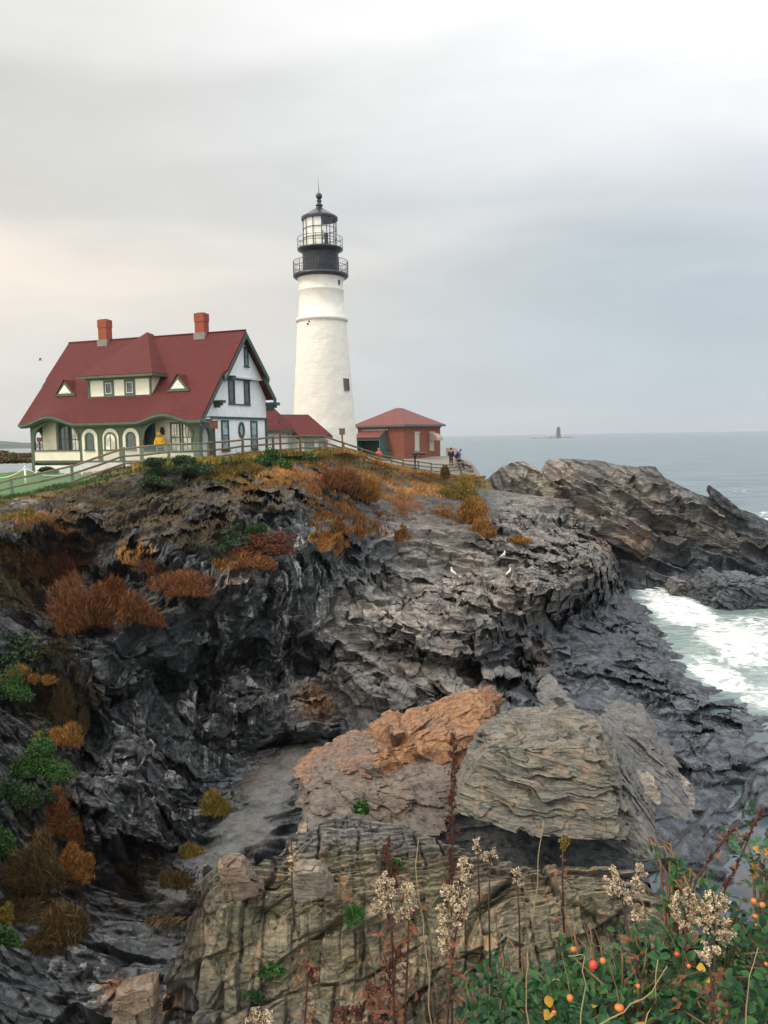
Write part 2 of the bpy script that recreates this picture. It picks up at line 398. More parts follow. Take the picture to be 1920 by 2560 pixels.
def stairs(P, n, h, cell, rot, seed, jit=1.0, rw=.22, wob=.25, over=.35, fwd=(0, -1, 0)):
    "snap a surface onto bedding planes (normal n, spacing h): flat treads, steep broken risers that overhang a little"
    n = np.array(n, float); n /= np.linalg.norm(n); fwd = np.array(fwd, float)
    val, ed, idc = facets(P, cell, rot, seed, .0)
    b = (P@n)/h + jit*(idc-.5)*2 + wob*fbm(P*(.9/h)*.35, 3, seed+3); k = np.floor(b); f = b-k
    st_ = sstep(1-rw, 1, f); off = (k+st_-b)*h
    ov_ = over*h*(sstep(.55, 1-rw, 1-f)*0 + sstep(0, .12, f)*sstep(.5, .12, f)) - over*h*.6*sstep(1-rw-.12, 1-rw*.5, f)*sstep(1.0, 1-rw*.5, f)
    hk = h01(hsh(k.astype(np.int32), (idc*9973).astype(np.int32), k.astype(np.int32)*0, seed+7))
    return off, ov_, f, ed, hk
def joints(P, fams, seed):
    "blocks cut by families of near-parallel joint planes; each family is staggered by the blocks of the one before"
    idh = np.zeros(len(P), np.float32); edge = np.full(len(P), 9., np.float32)
    for i, (n, sp, wv, var) in enumerate(fams):
        n = np.array(n, float); n /= np.linalg.norm(n); b = (P@n)/sp + wv*fbm(P*.55, 3, seed+i*11) + idh*7.31
        k0 = np.floor(b); j = h01(hsh(k0.astype(np.int32), (idh*997).astype(np.int32), np.full(len(P), i, np.int32), seed)); cut = .5+(j-.5)*var; f = b-k0
        k = k0*2+(f > cut); d1 = np.minimum(np.abs(f-cut), np.minimum(f, 1-f)); edge = np.minimum(edge, d1*sp)
        idh = h01(hsh(k.astype(np.int32), (idh*65521).astype(np.int32), np.full(len(P), i+5, np.int32), seed+1))
    return idh, edge
# ---------------- main cliff: control table of heights z seen at (v row, u column)
CU = [-700, -300, 0, 200, 400, 600, 800, 1000, 1200, 1400, 1500, 1600, 1700, 1800, 1950, 2400]
CV = [1300, 1380, 1450, 1520, 1600, 1680, 1750, 1900, 2050, 2200, 2400, 2600, 2850]
CZ = [[9.6, 9.4, 8.9, 8.5, 8.5, 8.7, 8.2, 7.3, 6.7, 5.2, 3.4, -2, -3, -4, -5, -6],
      [9.3, 8.8, 7.9, 7.2, 7.5, 7.8, 7.0, 5.9, 5.4, 4.7, 4.3, -1, -2.5, -3, -4, -5],
      [8.9, 8.3, 7.0, 6.1, 6.5, 7.0, 6.0, 5.0, 4.5, 4.2, 3.2, -.5, -1.5, -2, -3, -4],
      [8.6, 7.8, 6.3, 5.6, 5.9, 5.7, 4.9, 4.4, 4.0, 2.4, 1.4, .5, -.9, -1.4, -2, -3],
      [8.3, 7.3, 5.7, 5.3, 5.2, 4.3, 3.7, 3.5, 2.9, 1.6, 1.2, .8, -.1, -1.0, -1.6, -2.2],
      [8.0, 6.9, 5.2, 4.9, 3.9, 2.8, 2.7, 2.7, 2.0, 1.2, 1.0, .85, .5, -.4, -1.0, -1.5],
      [7.9, 6.6, 4.8, 4.0, 3.1, 2.0, 2.0, 2.1, 1.6, 1.1, .95, .88, .8, .5, 0, -.6],
      [7.6, 6.2, 4.2, 3.0, 2.0, .8, 1.0, 1.3, 1.1, 1.0, .95, .9, .85, .8, .7, .3],
      [7.4, 5.9, 3.6, 2.3, 1.2, .7, .9, 1.1, 1.0, .95, .9, .88, .85, .8, .75, .6],
      [7.2, 5.6, 3.2, 2.1, 1.3, 1.1, 1.1, 1.1, 1.0, .9, .9, .8, .8, .7, .6, .5],
      [7.0, 5.4, 3.3, 2.6, 2.2, 1.9, 1.8, 1.6, 1.4, 1.0, 1.0, 1.0, 1, 1, 1, 1],
      [7.0, 5.4, 3.6, 3.2, 3.0, 2.8, 2.6, 2.4, 2.2, 2, 2, 2, 2, 2, 2, 2],
      [7.0, 5.6, 4.0, 3.8, 3.6, 3.4, 3.2, 3.0, 3, 3, 3, 3, 3, 3, 3, 3]]
nc, nr = int(1500*Q), int(900*Q)
us = np.linspace(-420, 2180, nc); tt = np.linspace(0, 1, nr)
UU, TT = np.meshgrid(us, tt)
r0 = rimv(us); VV = r0[None, :]+(2760-r0[None, :])*(TT**1.12)
u = UU.ravel(); v = VV.ravel()
zt = surf2(CU, CV, CZ, u, np.maximum(v, 1300))
dd = ray(u, np.maximum(v, 1300)); dt = (EYE-zt)/(-dd[:, 2]/dd[:, 1])       # distance from the table
dr = rimd(u); k = np.clip((v-rimv(u))/np.maximum(1300-rimv(u), 30), 0, 1)
d0 = ray(u, np.full_like(v, 1300.)); 
d = np.where(v < 1300, 1/((1-k)/dr+k/dt), dt)
# rock masses and hollows on the face: (u, v, ru, rv, angle, metres towards the viewer)
MASS = [(330, 2010, 170, 190, -10, 2.6), (620, 1770, 210, 90, 18, 1.2), (700, 1760, 110, 60, 25, .8), (370, 1530, 240, 60, -22, 1.2), (610, 1480, 90, 110, 0, 1.0),
        (620, 1240, 60, 70, 0, 2.6), (480, 1240, 90, 50, 10, 1.6), (760, 1230, 50, 50, 0, 1.6), (590, 1250, 40, 60, 0, 1.5), (450, 1340, 90, 55, 0, 2.0), (60, 1290, 120, 45, 0, 1.8), (200, 1290, 90, 30, 10, 1.2),
        (1080, 1560, 240, 40, 6, 1.2), (1220, 1480, 170, 70, 8, 1.6), (1000, 1440, 130, 30, 6, .8), (1150, 1690, 250, 40, 12, 1.3), (870, 1700, 150, 35, 14, .8), (1480, 1380, 110, 70, 15, 1.5),
        (230, 1700, 60, 45, 20, 1.2), (1330, 1330, 160, 50, 14, 1.5), (90, 1620, 80, 200, 0, .8), (1650, 1720, 130, 18, 14, .5), (1480, 1640, 180, 14, 10, .5), (1700, 1870, 170, 24, 12, .6), (1550, 1560, 140, 14, 10, .5),
        (640, 1620, 60, 100, 0, .7), (900, 1600, 80, 60, 20, .7)]
HOLE = [(700, 1925, 170, 60, -38, 3.2), (590, 1960, 70, 60, 0, 1.6), (360, 2110, 60, 40, 0, 1.8), (420, 1690, 130, 50, 6, 2.2), (580, 1640, 60, 50, 0, 1.6), (820, 1640, 70, 50, 0, 1.8), (740, 1620, 40, 60, 0, 1.4),
        (230, 1790, 40, 130, 0, 1.6), (480, 1340, 70, 30, 30, -.0), (840, 1400, 60, 70, 15, 1.4), (980, 1440, 120, 24, 6, 1.0), (1270, 1640, 70, 40, 0, 2.6), (1410, 1500, 110, 26, 0, 2.0), (1500, 1460, 60, 26, -10, 1.6),
        (1580, 1690, 110, 20, 8, .9), (1760, 1760, 120, 24, 10, 1.0), (90, 1720, 60, 90, 0, 1.0), (1030, 1600, 90, 14, 8, .6), (640, 1190, 50, 20, 0, .6), (1240, 1560, 50, 24, 10, 1.3), (1360, 1420, 80, 16, 6, .8), (250, 1430, 160, 40, -5, 1.2), (900, 1880, 90, 30, -10, 1.2)]
P = at(u, v, d); P0 = P.copy(); wu, wv = warp(u, v, P, 30)
fa, ea, ia = facets(P, (2.2, 2.0, 1.6), rotm(10, 25, 30), 5, .6); fb, eb, ib = facets(P, (1.0, .9, .7), rotm(30, -15, 10), 6, .6)
wu = wu+45*fa+18*fb; wv = wv+30*(ia*2-1)+14*(ib*2-1)
def gauss(items, wu, wv):
    r = np.zeros(len(wu))
    for (cu, cv, ru, rv, an, s) in items:
        c, q = math.cos(rad(an)), math.sin(rad(an)); x = ((wu-cu)*c+(wv-cv)*q)/ru; y = (-(wu-cu)*q+(wv-cv)*c)/rv
        rr = np.sqrt(x*x+y*y); r += s*(1-sstep(.35, 1.1, rr))
    return r
fade = sstep(0, .05, TT.ravel())
push = gauss(MASS, wu, wv)-gauss(HOLE, wu, wv)
NN = normals(P.reshape(nr, nc, 3)).reshape(-1, 3)
NN = NN*.35+np.array([.05, -.62, .35]); NN /= np.linalg.norm(NN, axis=1, keepdims=True)
d = np.maximum(d-push*fade, 3)
scree = blobs(u+fbm(P*.9, 3, 12)*30, v+fbm(P*.9, 3, 13)*20, [(745, 1890, 60, 90, 35, 1), (680, 1970, 85, 100, 30, 1), (610, 2070, 100, 80, -20, 1), (540, 2150, 90, 60, -20, 1), (450, 2220, 60, 40, 0, .8)])
ds_ = blur(d, nr, nc, 40); d = d*(1-scree)+ds_*scree
q_ = ray(u, np.maximum(v, 1250)); dlim = (EYE-.95)/(-q_[:, 2]/q_[:, 1]); d = np.where(u < 1450, np.minimum(d, dlim), d)
P = at(u, v, d)
pool = blobs(wu, wv, [(1850, 2070, 100, 46, 20, 1), (1770, 2190, 110, 34, 0, 1), (1890, 1890, 60, 20, 10, 1)])
wetz = sstep(1180, 1420, wu-(1750-wv)*.25)*sstep(1440, 1560, wv)           # low ledges by the sea
grassy = sstep(1215, 1170, u)*np.clip(sstep(150, 20, v-rimv(u)-60*fbm(P*.25, 3, 5))*sstep(0, 20, v-rimv(u)), 0, 1)
RA = rotm(14, -12, 10); RB = rotm(40, 20, -30)
PW = P0*.6+P*.4 + np.stack([fbm(P*.35, 3, 60+i) for i in range(3)], 1)*.3
f1, e1, i1 = facets(PW, (3.0, 2.6, 1.4), RA, 1, 1.1)
f2, e2, i2 = facets(PW, (1.5, 1.25, .55), RA, 2, 1.2)
f3, e3, i3 = facets(PW, (.55, .45, .2), RA, 3, 1.2)
f4, e4, i4 = facets(P, (1.0, .9, .8), RB, 4, 1.2)
rough = np.clip(1-scree, 0.03, 1)*(1-.8*pool)
left = sstep(1000, 700, wu)                                                # the face left of the slabs is more broken
ridg = 1-np.abs(fbm(P*.8, 4, 21))*2
crk_shade = np.clip(1-np.minimum(e1/.05, np.minimum(e2/.07, e3/.12+.25)), 0, 1)*rough
NB = (.30, -.16, 1)
rt = 1-left; RS = rotm(10, -8, 24)
o1, v1, q1, c1, h1 = stairs(P, NB, 1.0, (8.0, 2.6, 2.6), RS, 101, .40, .14, wob=.10)
P1 = P + np.outer(o1*.4, NB)+np.outer(v1*.5, (.1, -1, 0))
o2, v2, q2, c2, h2 = stairs(P1, (.32, -.22, 1), .36, (4.2, 1.2, 1.2), RS, 102, .7, .18, wob=.10)
o3, v3, q3, c3, h3 = stairs(P1, (.30, -.20, 1), .12, (2.0, .6, .6), RS, 103, .8, .22, wob=.12)
bl = lambda a, k=1: blur(a, nr, nc, k)
damp = rough*(1-.30*wetz); rd2 = np.clip(rough, 0, 1)
disp = (f1*(.10+.22*left)+f2*(.05+.05*left)+f3*(.02+.02*left)+f4*.06*left)*damp
disp = blur(disp, nr, nc, 1)
sd = damp*(1-.72*left)
NL = np.array((.42, -.72, .55)); NL /= np.linalg.norm(NL); RL = rotm(-35, 10, 30)
lo1, lv1, _, lc1, lh1 = stairs(PW, NL, .95, (2.6, 1.6, 2.0), RL, 131, .8, .2, fwd=(0, -1, 0)); lo2, lv2, _, lc2, lh2 = stairs(PW, NL*1.0+np.array((.1, 0, .12)), .34, (1.3, .7, .8), RL, 132, 1.0, .22); lo3, lv3, _, lc3, lh3 = stairs(PW, NL, .13, (.6, .35, .4), RL, 133, 1.0, .25)
lft = blur((lo1*.8+lo2*.9+lo3*.8)*damp*left*(1-.7*sstep(2230, 2340, v)), nr, nc, 1)
SV = np.stack([bl((v1*.7+v2*.9+v3*.8)*sd)*.1, -bl((v1*.6+v2*1.3+v3*1.1)*sd), bl((o1*.45+o2*1.1+o3*1.0)*sd)], 1) + np.outer(lft, NL)
crk_shade = np.clip(np.maximum(crk_shade*.3, np.maximum(rt*np.maximum(.9*sstep(.05, 0, c2), np.maximum(.75*sstep(.80, .9, q2), .45*sstep(.78, .9, q3))), left*np.maximum(.9*sstep(.06, 0, lc2), .8*sstep(.05, 0, lc1)))), 0, 1)*rough  # joint cracks, with undercut shade painted onto the bed risers
hide = sstep(0, 35, v-rimv(u))
Pd = P + NN*((disp*(.2+.8*hide)-.30*(1-hide))*(1-.4*grassy))[:, None] + SV*(hide*(1-.5*grassy))[:, None]
top = TT.ravel() < .004
Pd[top] += np.array([0, 1.5, -1.2])
Pd[:, 2] -= pool*.5; Pd[:, 2] += scree*.035*fbm(P*7, 3, 15)
me = npmesh('cliff', Pd, grid_quads(nr, nc))
TAN = [(1000, 1560, 230, 130, 8, 1), (1200, 1450, 260, 110, 10, 1), (1130, 1330, 240, 70, 8, .85), (1150, 1700, 260, 90, 14, .7), (900, 1690, 130, 80, 20, .75), (1350, 1300, 170, 110, 20, .6), (1440, 1380, 120, 70, 15, .75),
       (790, 1735, 70, 70, 40, 1), (620, 1210, 90, 60, 0, .7), (60, 1270, 60, 30, 0, .8), (230, 1720, 50, 40, 0, .6), (1480, 1350, 70, 60, 0, .6), (1600, 1680, 260, 60, 10, .15), (640, 1720, 90, 40, 20, .3), (620, 2140, 170, 120, -25, .35), (700, 1960, 80, 120, 25, .5)]
WET = [(1600, 1800, 420, 330, 0, 1), (1500, 1620, 220, 150, 10, .9), (1380, 1570, 130, 100, 0, .8), (1850, 1950, 300, 300, 0, .7), (150, 2450, 300, 110, 0, .35)]
ORG = [(790, 1740, 48, 50, 40, .75), (1340, 1625, 40, 50, 0, .3), (250, 1720, 30, 20, 0, .3), (730, 1560, 20, 20, 0, .4), (1530, 1350, 40, 40, 0, .35), (300, 2470, 60, 50, -20, .8), (600, 1430, 60, 30, 0, .3)]
SOIL = [(150, 1400, 260, 110, -10, .85), (330, 1290, 160, 60, 0, .8), (560, 1330, 90, 60, 0, .7), (110, 1950, 120, 260, 0, .85), (60, 1750, 110, 140, 0, .8), (350, 2180, 150, 60, -40, .8), (480, 2300, 90, 100, -30, .7), (700, 1900, 170, 45, -38, .8),
        (700, 1210, 300, 50, 0, .8), (950, 1240, 260, 60, 8, .9), (1180, 1280, 80, 90, 20, .9), (150, 2180, 110, 100, 0, .85), (300, 1500, 260, 60, -10, .7), (600, 1390, 120, 40, -15, .7)]
VEIN = [(700, 1480, 170, 240, 5, 1), (600, 1720, 180, 150, 0, .9), (420, 1900, 170, 220, 0, .75), (500, 1420, 120, 60, 0, .6), (200, 2420, 200, 120, 0, .55), (560, 1560, 120, 90, 0, .8), (1000, 1500, 60, 90, -40, .35)]
A, B = zones(P, u, v, TAN, WET, ORG, [(0, 0, 1, 1, 0, 0)], SOIL, VEIN, crk_shade)
A[:, 0] = np.maximum(A[:, 0]*(1-scree), scree*.2); B[:, 1] *= 1-.5*scree; B[:, 2] *= 1-scree
A[:, 1] = np.clip(A[:, 1]*sstep(2.6, 1.5, Pd[:, 2])+sstep(.75, .25, Pd[:, 2]), 0, 1)
A[:, 0] = np.clip(A[:, 0]*(1-A[:, 1])*(.5+.6*h2*(1-left)+.6*lh2*left), 0, 1)
B[:, 1] = np.maximum(B[:, 1]*(.4+.6*sstep(-.3, .3, fbm(P*.7, 4, 77))), grassy*.95)
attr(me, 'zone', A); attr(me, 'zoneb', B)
cliff = tag(link('cliff', me, None, [ROCK]), kind='structure')
CL = dict(P=Pd, u=u, v=v, nr=nr, nc=nc, G=Pd.reshape(nr, nc, 3))
# ---------------- rocky headland across the inlet
HU = [1090, 1180, 1210, 1240, 1270, 1310, 1350, 1372, 1440, 1500, 1560, 1640, 1662, 1700, 1740, 1775, 1800, 1850, 1900, 1990, 2300]
HV = [1230, 1218, 1200, 1172, 1156, 1150, 1172, 1146, 1141, 1150, 1160, 1160, 1190, 1208, 1226, 1238, 1250, 1268, 1292, 1330, 1420]
HD = [67, 67, 67, 68, 69, 70, 70, 71, 71, 71, 70, 69, 69, 70, 71, 71, 71, 71, 71, 72, 74]
HB = [1300, 1310, 1330, 1350, 1370, 1390, 1400, 1410, 1430, 1445, 1455, 1478, 1482, 1488, 1492, 1494, 1494, 1490, 1485, 1485, 1500]
HBD = [64, 63.5, 63, 62.5, 62, 61.5, 61, 60.5, 60, 60, 60.5, 61, 61, 61, 61.5, 62, 62, 63, 63.5, 64, 66]
nc2, nr2 = int(760*Q), int(380*Q)
us = np.linspace(1100, 2250, nc2); tt = np.linspace(-.22, 1.06, nr2); UU, TT = np.meshgrid(us, tt); u = UU.ravel(); t = TT.ravel()
vt = np.interp(u, HU, HV); dtp = cubic(HU, HD, u); vb = cubic(HU, HB, u); db = cubic(HU, HBD, u)
tc_ = np.clip(t, 0, None)
v = vt+(vb-vt)*tc_; prof = tc_**1.35
Pt = at(u, vt, dtp); Pb = at(u, vb, db); P = at(u, v, dtp+(db-dtp)*(1-(1-np.clip(tc_, 0, 1))**1.4))
back = np.clip(-t/.22, 0, 1); P = P+np.stack([back*0, back*16, -back*(P[:, 2]+3)], 1)
P[:, 2] -= np.clip(t-1, 0, 1)*30
G = P.reshape(nr2, nc2, 3); NN = normals(G).reshape(-1, 3)*.5+np.array([0, -.6, .45]); NN /= np.linalg.norm(NN, axis=1, keepdims=True)
NN[:, 1] *= np.where(t < 0, -.3, 1)
RC = rotm(8, 30, -18)
PW = P + np.stack([fbm(P*.3, 3, 80+i) for i in range(3)], 1)*1.1
f1, e1, i1 = facets(PW, (5.2, 3.0, 1.7), RC, 21, 1.0)
f2, e2, i2 = facets(PW, (2.2, 1.4, .75), RC, 22, .9)
f3, e3, i3 = facets(PW, (.8, .6, .3), RC, 23, .8)
amp = .16+.84*sstep(0, .14, t)
hol = gauss([(1560, 1390, 90, 50, 20, 2.6), (1500, 1350, 50, 50, 40, 1.4), (1640, 1290, 100, 22, 28, 1.5), (1760, 1350, 150, 22, 28, 1.6), (1850, 1420, 100, 20, 15, 1.2), (1440, 1250, 60, 20, 30, .8), (1290, 1250, 25, 40, 0, .8), (1330, 1190, 14, 26, 0, .6), (1700, 1400, 60, 26, 0, 1.2)], u, v) \
    - gauss([(1580, 1310, 90, 40, 38, 1.4), (1700, 1240, 130, 34, 28, 1.2), (1730, 1420, 90, 34, 20, 1.3), (1320, 1220, 40, 40, 0, 1.0), (1440, 1190, 80, 24, 10, .8), (1480, 1270, 60, 30, 40, 1.2)], u, v)
NH = (.42, -.20, 1); RH = rotm(6, 24, -14)
o1, v1, q1, c1, h1 = stairs(P, NH, 1.5, (8.0, 3.0, 3), RH, 111, .5, .15, wob=.1); o2, v2, q2, c2, h2 = stairs(P, NH, .55, (4.0, 1.4, 1.4), RH, 112, .8, .18, wob=.1); o3, v3, q3, c3, h3 = stairs(P, NH, .2, (2, .7, .7), RH, 113, .9, .22, wob=.12)
b2_ = lambda a: blur(a*amp, nr2, nc2, 1)
Pd = P + NN*blur((f1*.42+f2*.16+f3*.06+.05*fbm(P*1.5, 3, 4))*amp, nr2, nc2, 1)[:, None] + np.stack([b2_(o1*.2+o2*.25), -b2_(v1+v2+v3*.8)*np.where(t < 0, 0, 1), b2_(o1*.6+o2*.9+o3*.9)], 1)
Pd[:, 1] += hol*sstep(0, .1, t)
me = npmesh('headland', Pd, grid_quads(nr2, nc2))
crk_shade = np.clip(np.maximum(.8*sstep(.80, .9, q2), np.maximum(.8*sstep(.05, 0, c2), .45*sstep(.78, .9, q3))), 0, 1)  # headland joints, and painted shade along each bed edge
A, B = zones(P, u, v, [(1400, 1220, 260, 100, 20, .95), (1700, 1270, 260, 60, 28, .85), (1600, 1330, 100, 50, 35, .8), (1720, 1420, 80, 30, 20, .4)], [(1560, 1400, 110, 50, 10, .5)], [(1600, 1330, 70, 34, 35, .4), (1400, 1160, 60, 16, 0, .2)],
             [(1360, 1200, 90, 50, 10, .35)], [(1, 1, 1, 1, 0, 0)], [(1560, 1210, 26, 18, 20, .9)], crk_shade)
low = sstep(2.2, .8, Pd[:, 2]+.6*fbm(P*.8, 3, 3)); A[:, 1] = np.maximum(A[:, 1], low); A[:, 0] *= (1-low)*(.6+.5*i2)
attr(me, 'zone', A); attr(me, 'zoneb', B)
head = tag(link('rocky_headland', me, None, [ROCK2]), kind='structure')
# ---------------- near rock shelf below the camera
NU = [150, 300, 430, 520, 620, 740, 860, 960, 1060, 1200, 1350, 1500, 1600, 1680, 1760, 1900, 2300]
NV = [2760, 2640, 2420, 2170, 2175, 2080, 2050, 2055, 2085, 2135, 2170, 2165, 2160, 2230, 2330, 2420, 2560]
NT_U = [150, 300, 430, 520, 700, 900, 1100, 1300, 1500, 1700, 1900, 2300]
NT_V = [2000, 2060, 2200, 2400, 2600, 2850]
NT_D = [[14.5, 14.2, 13.8, 13.6, 13.6, 13.8, 13.8, 13.8, 14.0, 14.5, 15, 16],
        [13.6, 13.3, 12.8, 12.5, 12.6, 12.8, 12.8, 12.8, 13.0, 13.2, 14, 15],
        [12.6, 12.0, 11.6, 11.0, 11.0, 11.0, 11.0, 10.8, 10.8, 11.0, 11.6, 12],
        [11.6, 11.0, 10.6, 10.2, 10.1, 10.0, 10.0, 9.8, 9.6, 9.6, 9.6, 10],
        [10.8, 10.3, 10.0, 9.7, 9.5, 9.4, 9.4, 9.2, 9.0, 8.8, 8.6, 9],
        [10.2, 9.9, 9.6, 9.4, 9.2, 9.0, 9.0, 8.9, 8.7, 8.5, 8.2, 8.5]]
nc3, nr3 = int(1150*Q), int(560*Q)
us = np.linspace(160, 2200, nc3); tt = np.linspace(-.12, 1, nr3); UU, TT = np.meshgrid(us, tt); u = UU.ravel(); t = TT.ravel()
vt = np.interp(u, NU, NV); v = vt+(2840-vt)*np.clip(t, 0, 1)
d = surf2(NT_U, NT_V, NT_D, u, v)
P = at(u, v, d); back = np.clip(-t/.12, 0, 1); P = P+np.stack([back*0, back*2.2, -back*5.0], 1)
G = P.reshape(nr3, nc3, 3); NN = normals(G).reshape(-1, 3)*.2+np.array([0, -.75, .5]); NN /= np.linalg.norm(NN, axis=1, keepdims=True)
NN[:, 1] *= 1-1.3*sstep(0, -.08, t)
RD = rotm(0, -17, 0)
PW = P + np.stack([fbm(P*.6, 3, 90+i) for i in range(3)], 1)*.22
JV, JH = (1, .1, -.10), (-.36, .15, 1)
PJ = P + np.stack([fbm(P*2.2, 3, 95+i) for i in range(3)], 1)*.035
i1, e1 = joints(PJ, [(JH, 1.9, .22, .5), (JV, 1.3, .14, .7)], 400)
i2, e2 = joints(PJ, [(JV, .85, .14, .8), (JH, 1.1, .16, .8)], 410)
i3, e3 = joints(PJ, [((1, .1, -.04), .17, .22, .9), (JH, .8, .25, .9)], 420)
f1, _, _ = facets(PW, (1.3, 1.4, 1.3), RD, 41, 1.1); f2, e2b, _ = facets(PW, (.35, .5, .5), RD, 42, 1.2)
strk = fbm(PW@rotm(0, -6, 0)*np.array([16, 1, 1.1]), 4, 44); strk2 = fbm(PW@rotm(0, -6, 0)*np.array([5, .6, .6]), 3, 45)
crv = np.clip(1-e1/.030, 0, 1)*sstep(-.35, .15, fbm(P*1.3, 3, 47)); cr2 = np.clip(1-e2/.016, 0, 1)*sstep(-.25, .25, fbm(P*1.7, 3, 48))
so1, sv1, _, sc1, sh1 = stairs(PJ, (.10, -.80, .55), .34, (1.1, .8, .9), RD, 431, .9, .2); so2, sv2, _, sc2, sh2 = stairs(PJ, (.16, -.78, .5), .11, (.5, .4, .45), RD, 433, 1.0, .25)
Pd = P + NN*blur((so1*.8+so2*.9)+(i1-.5)*.42+f1*.14+(i2-.5)*.17*sstep(.02, .14, t)+f2*.03+(i3-.5)*.05*sstep(.02, .1, t)+strk*.018+strk2*.02+.03*fbm(P*5, 4, 8)-.16*crv*sstep(-.3, .3, fbm(P*.9, 2, 46))-.05*cr2, nr3, nc3, 1)[:, None]
me = npmesh('near_rock_shelf', Pd, grid_quads(nr3, nc3))
crk_shade = np.clip(np.maximum(crv*.9, np.maximum(cr2*.75, .5*np.clip(1-e3/.010, 0, 1)*sstep(-.1, .3, fbm(P*2.1, 3, 49)))), 0, 1)
A, B = zones(P*2, u, v, [(1400, 2300, 500, 300, 0, .4), (1700, 2150, 120, 90, 0, .6)], [(1, 1, 1, 1, 0, 0)],
             [(600, 2210, 60, 50, 0, .75), (780, 2260, 60, 50, 0, .45), (1230, 2350, 24, 90, 20, .7), (1330, 2230, 90, 40, 0, .5), (360, 2500, 90, 60, 0, .8), (900, 2530, 90, 50, 0, .4)],
             [(900, 2350, 620, 320, 0, 1), (1400, 2300, 300, 200, 0, .9), (1650, 2260, 90, 90, 0, .8)], [(480, 2300, 60, 130, 10, .8), (1180, 2140, 200, 50, 0, .5), (1500, 2520, 600, 120, 0, .9)], [(760, 2130, 60, 60, 0, .2)], crk_shade)
upper = sstep(2160, 2080, v+20*fbm(P, 3, 2))*sstep(1250, 900, u); B[:, 0] *= 1-upper*.85; A[:, 0] = np.maximum(A[:, 0], upper*.35)
attr(me, 'zone', A); attr(me, 'zoneb', B)
shelf = tag(link('near_rock_shelf', me, None, [ROCKN]), kind='structure')
SH = dict(P=Pd, u=u, v=v)
# ---------------- loose rocks: a box-like hull given by its corners, broken up the same way
def block(name, corners, quads, mat, label, cat='rock', n=70, rot=(0, 0, 0), size=(1, 1, .3), amp=.1, seed=0, zone=(1, 0, 0), zoneb=(0, 0, 0), fine=.35, group=None, streak=0, rnd=.16):
    "hexahedron with 8 corners (front 4 then back 4, each anticlockwise from lower left) subdivided and fractured"
    C8 = [np.array(c, float) for c in corners]; Vs = []; Qs = []; base = 0
    cen = sum(C8)/8
    K8 = [(-1,-1,-1),(1,-1,-1),(1,-1,1),(-1,-1,1),(-1,1,-1),(1,1,-1),(1,1,1),(-1,1,1)]
    faces = [(0, 1, 2, 3), (1, 5, 6, 2), (5, 4, 7, 6), (4, 0, 3, 7), (3, 2, 6, 7), (4, 5, 1, 0)]
    for f in faces:
        a, b_, c, d_ = [C8[i] for i in f]; s, t_ = np.meshgrid(np.linspace(0, 1, n), np.linspace(0, 1, n)); s = s.ravel()[:, None]; t_ = t_.ravel()[:, None]
        ka, kb, kc, kd = [np.array(K8[i], float) for i in f]; kk = (ka*(1-s)+kb*s)*(1-t_)+(kd*(1-s)+kc*s)*t_
        x2 = kk**2; kk = kk*(1-rnd*(x2[:, :1]*x2[:, 1:2]+x2[:, 1:2]*x2[:, 2:]+x2[:, 2:]*x2[:, :1])/3)
        W8 = [np.prod(1+kk*np.array(q8), axis=1, keepdims=True)/8 for q8 in K8]
        Vs.append(sum(w8*c8 for w8, c8 in zip(W8, C8))); Qs.append(grid_quads(n, n)+base); base += n*n
    V = np.concatenate(Vs); Qd = np.concatenate(Qs)
    key = np.round(V, 5); _, idx, inv = np.unique(key, axis=0, return_index=True, return_inverse=True); inv = inv.ravel(); V = V[idx]; Qd = inv[Qd]
    dirv = V-cen; L_ = np.abs(C8[6]-C8[0])*.5+1e-3
    # round the corners a little
    q_ = dirv/(np.linalg.norm(dirv, axis=1, keepdims=True)); 
    rr = rotm(*rot); W = V+np.stack([fbm(V*1.1, 3, seed+60+i) for i in range(3)], 1)*.25*size[0]
    f1, e1, i1 = facets(W, size, rr, seed+1, .7); f2, e2, i2 = facets(W, np.array(size)*fine, rr, seed+2, .7)
    dsp = f1*amp+f2*amp*.38+fbm(V*3, 3, seed)*amp*.3
    if streak: dsp = dsp+fbm(V@rr/np.array(size)*np.array([.8, .8, 5]), 4, seed+5)*streak
    V2 = V+q_*dsp[:, None]
    o_ = C8[0]*0+np.array([cen[0], cen[1], min(c[2] for c in C8)])
    me = npmesh(name, V2-o_, Qd[:, ::1])
    ck = np.clip(1-np.minimum(e1/.04+.45, e2/.1+.5), 0, 1)
    A = np.tile(np.array(zone, float), (len(V), 1))*(.75+.35*i1[:, None]); A[:, 2] *= np.clip(.88+1.0*(V[:, 2]-cen[2])/(np.ptp(V[:, 2]))+.9*fbm(V*1.6, 3, seed+9), 0, 1.1); Bz = np.concatenate([np.tile(np.array(zoneb, float), (len(V), 1)), ck[:, None]], 1)
    attr(me, 'zone', np.clip(A, 0, 1)); attr(me, 'zoneb', Bz)
    o = link(name, me, None, [mat]); o.location = o_; return tag(o, label, cat, group)
def hexa(front, d0, d1, back_shift=(0, 0), dcs=None):
    "corners from 4 photo points (lower left, lower right, upper right, upper left) with their distances, pushed back by d1-d0"
    fr = [at(p[0], p[1], p[2] if len(p) > 2 else d0) for p in front]
    dy = d1-d0
    return fr+[f+np.array([back_shift[0], dy, back_shift[1]]) for f in fr]
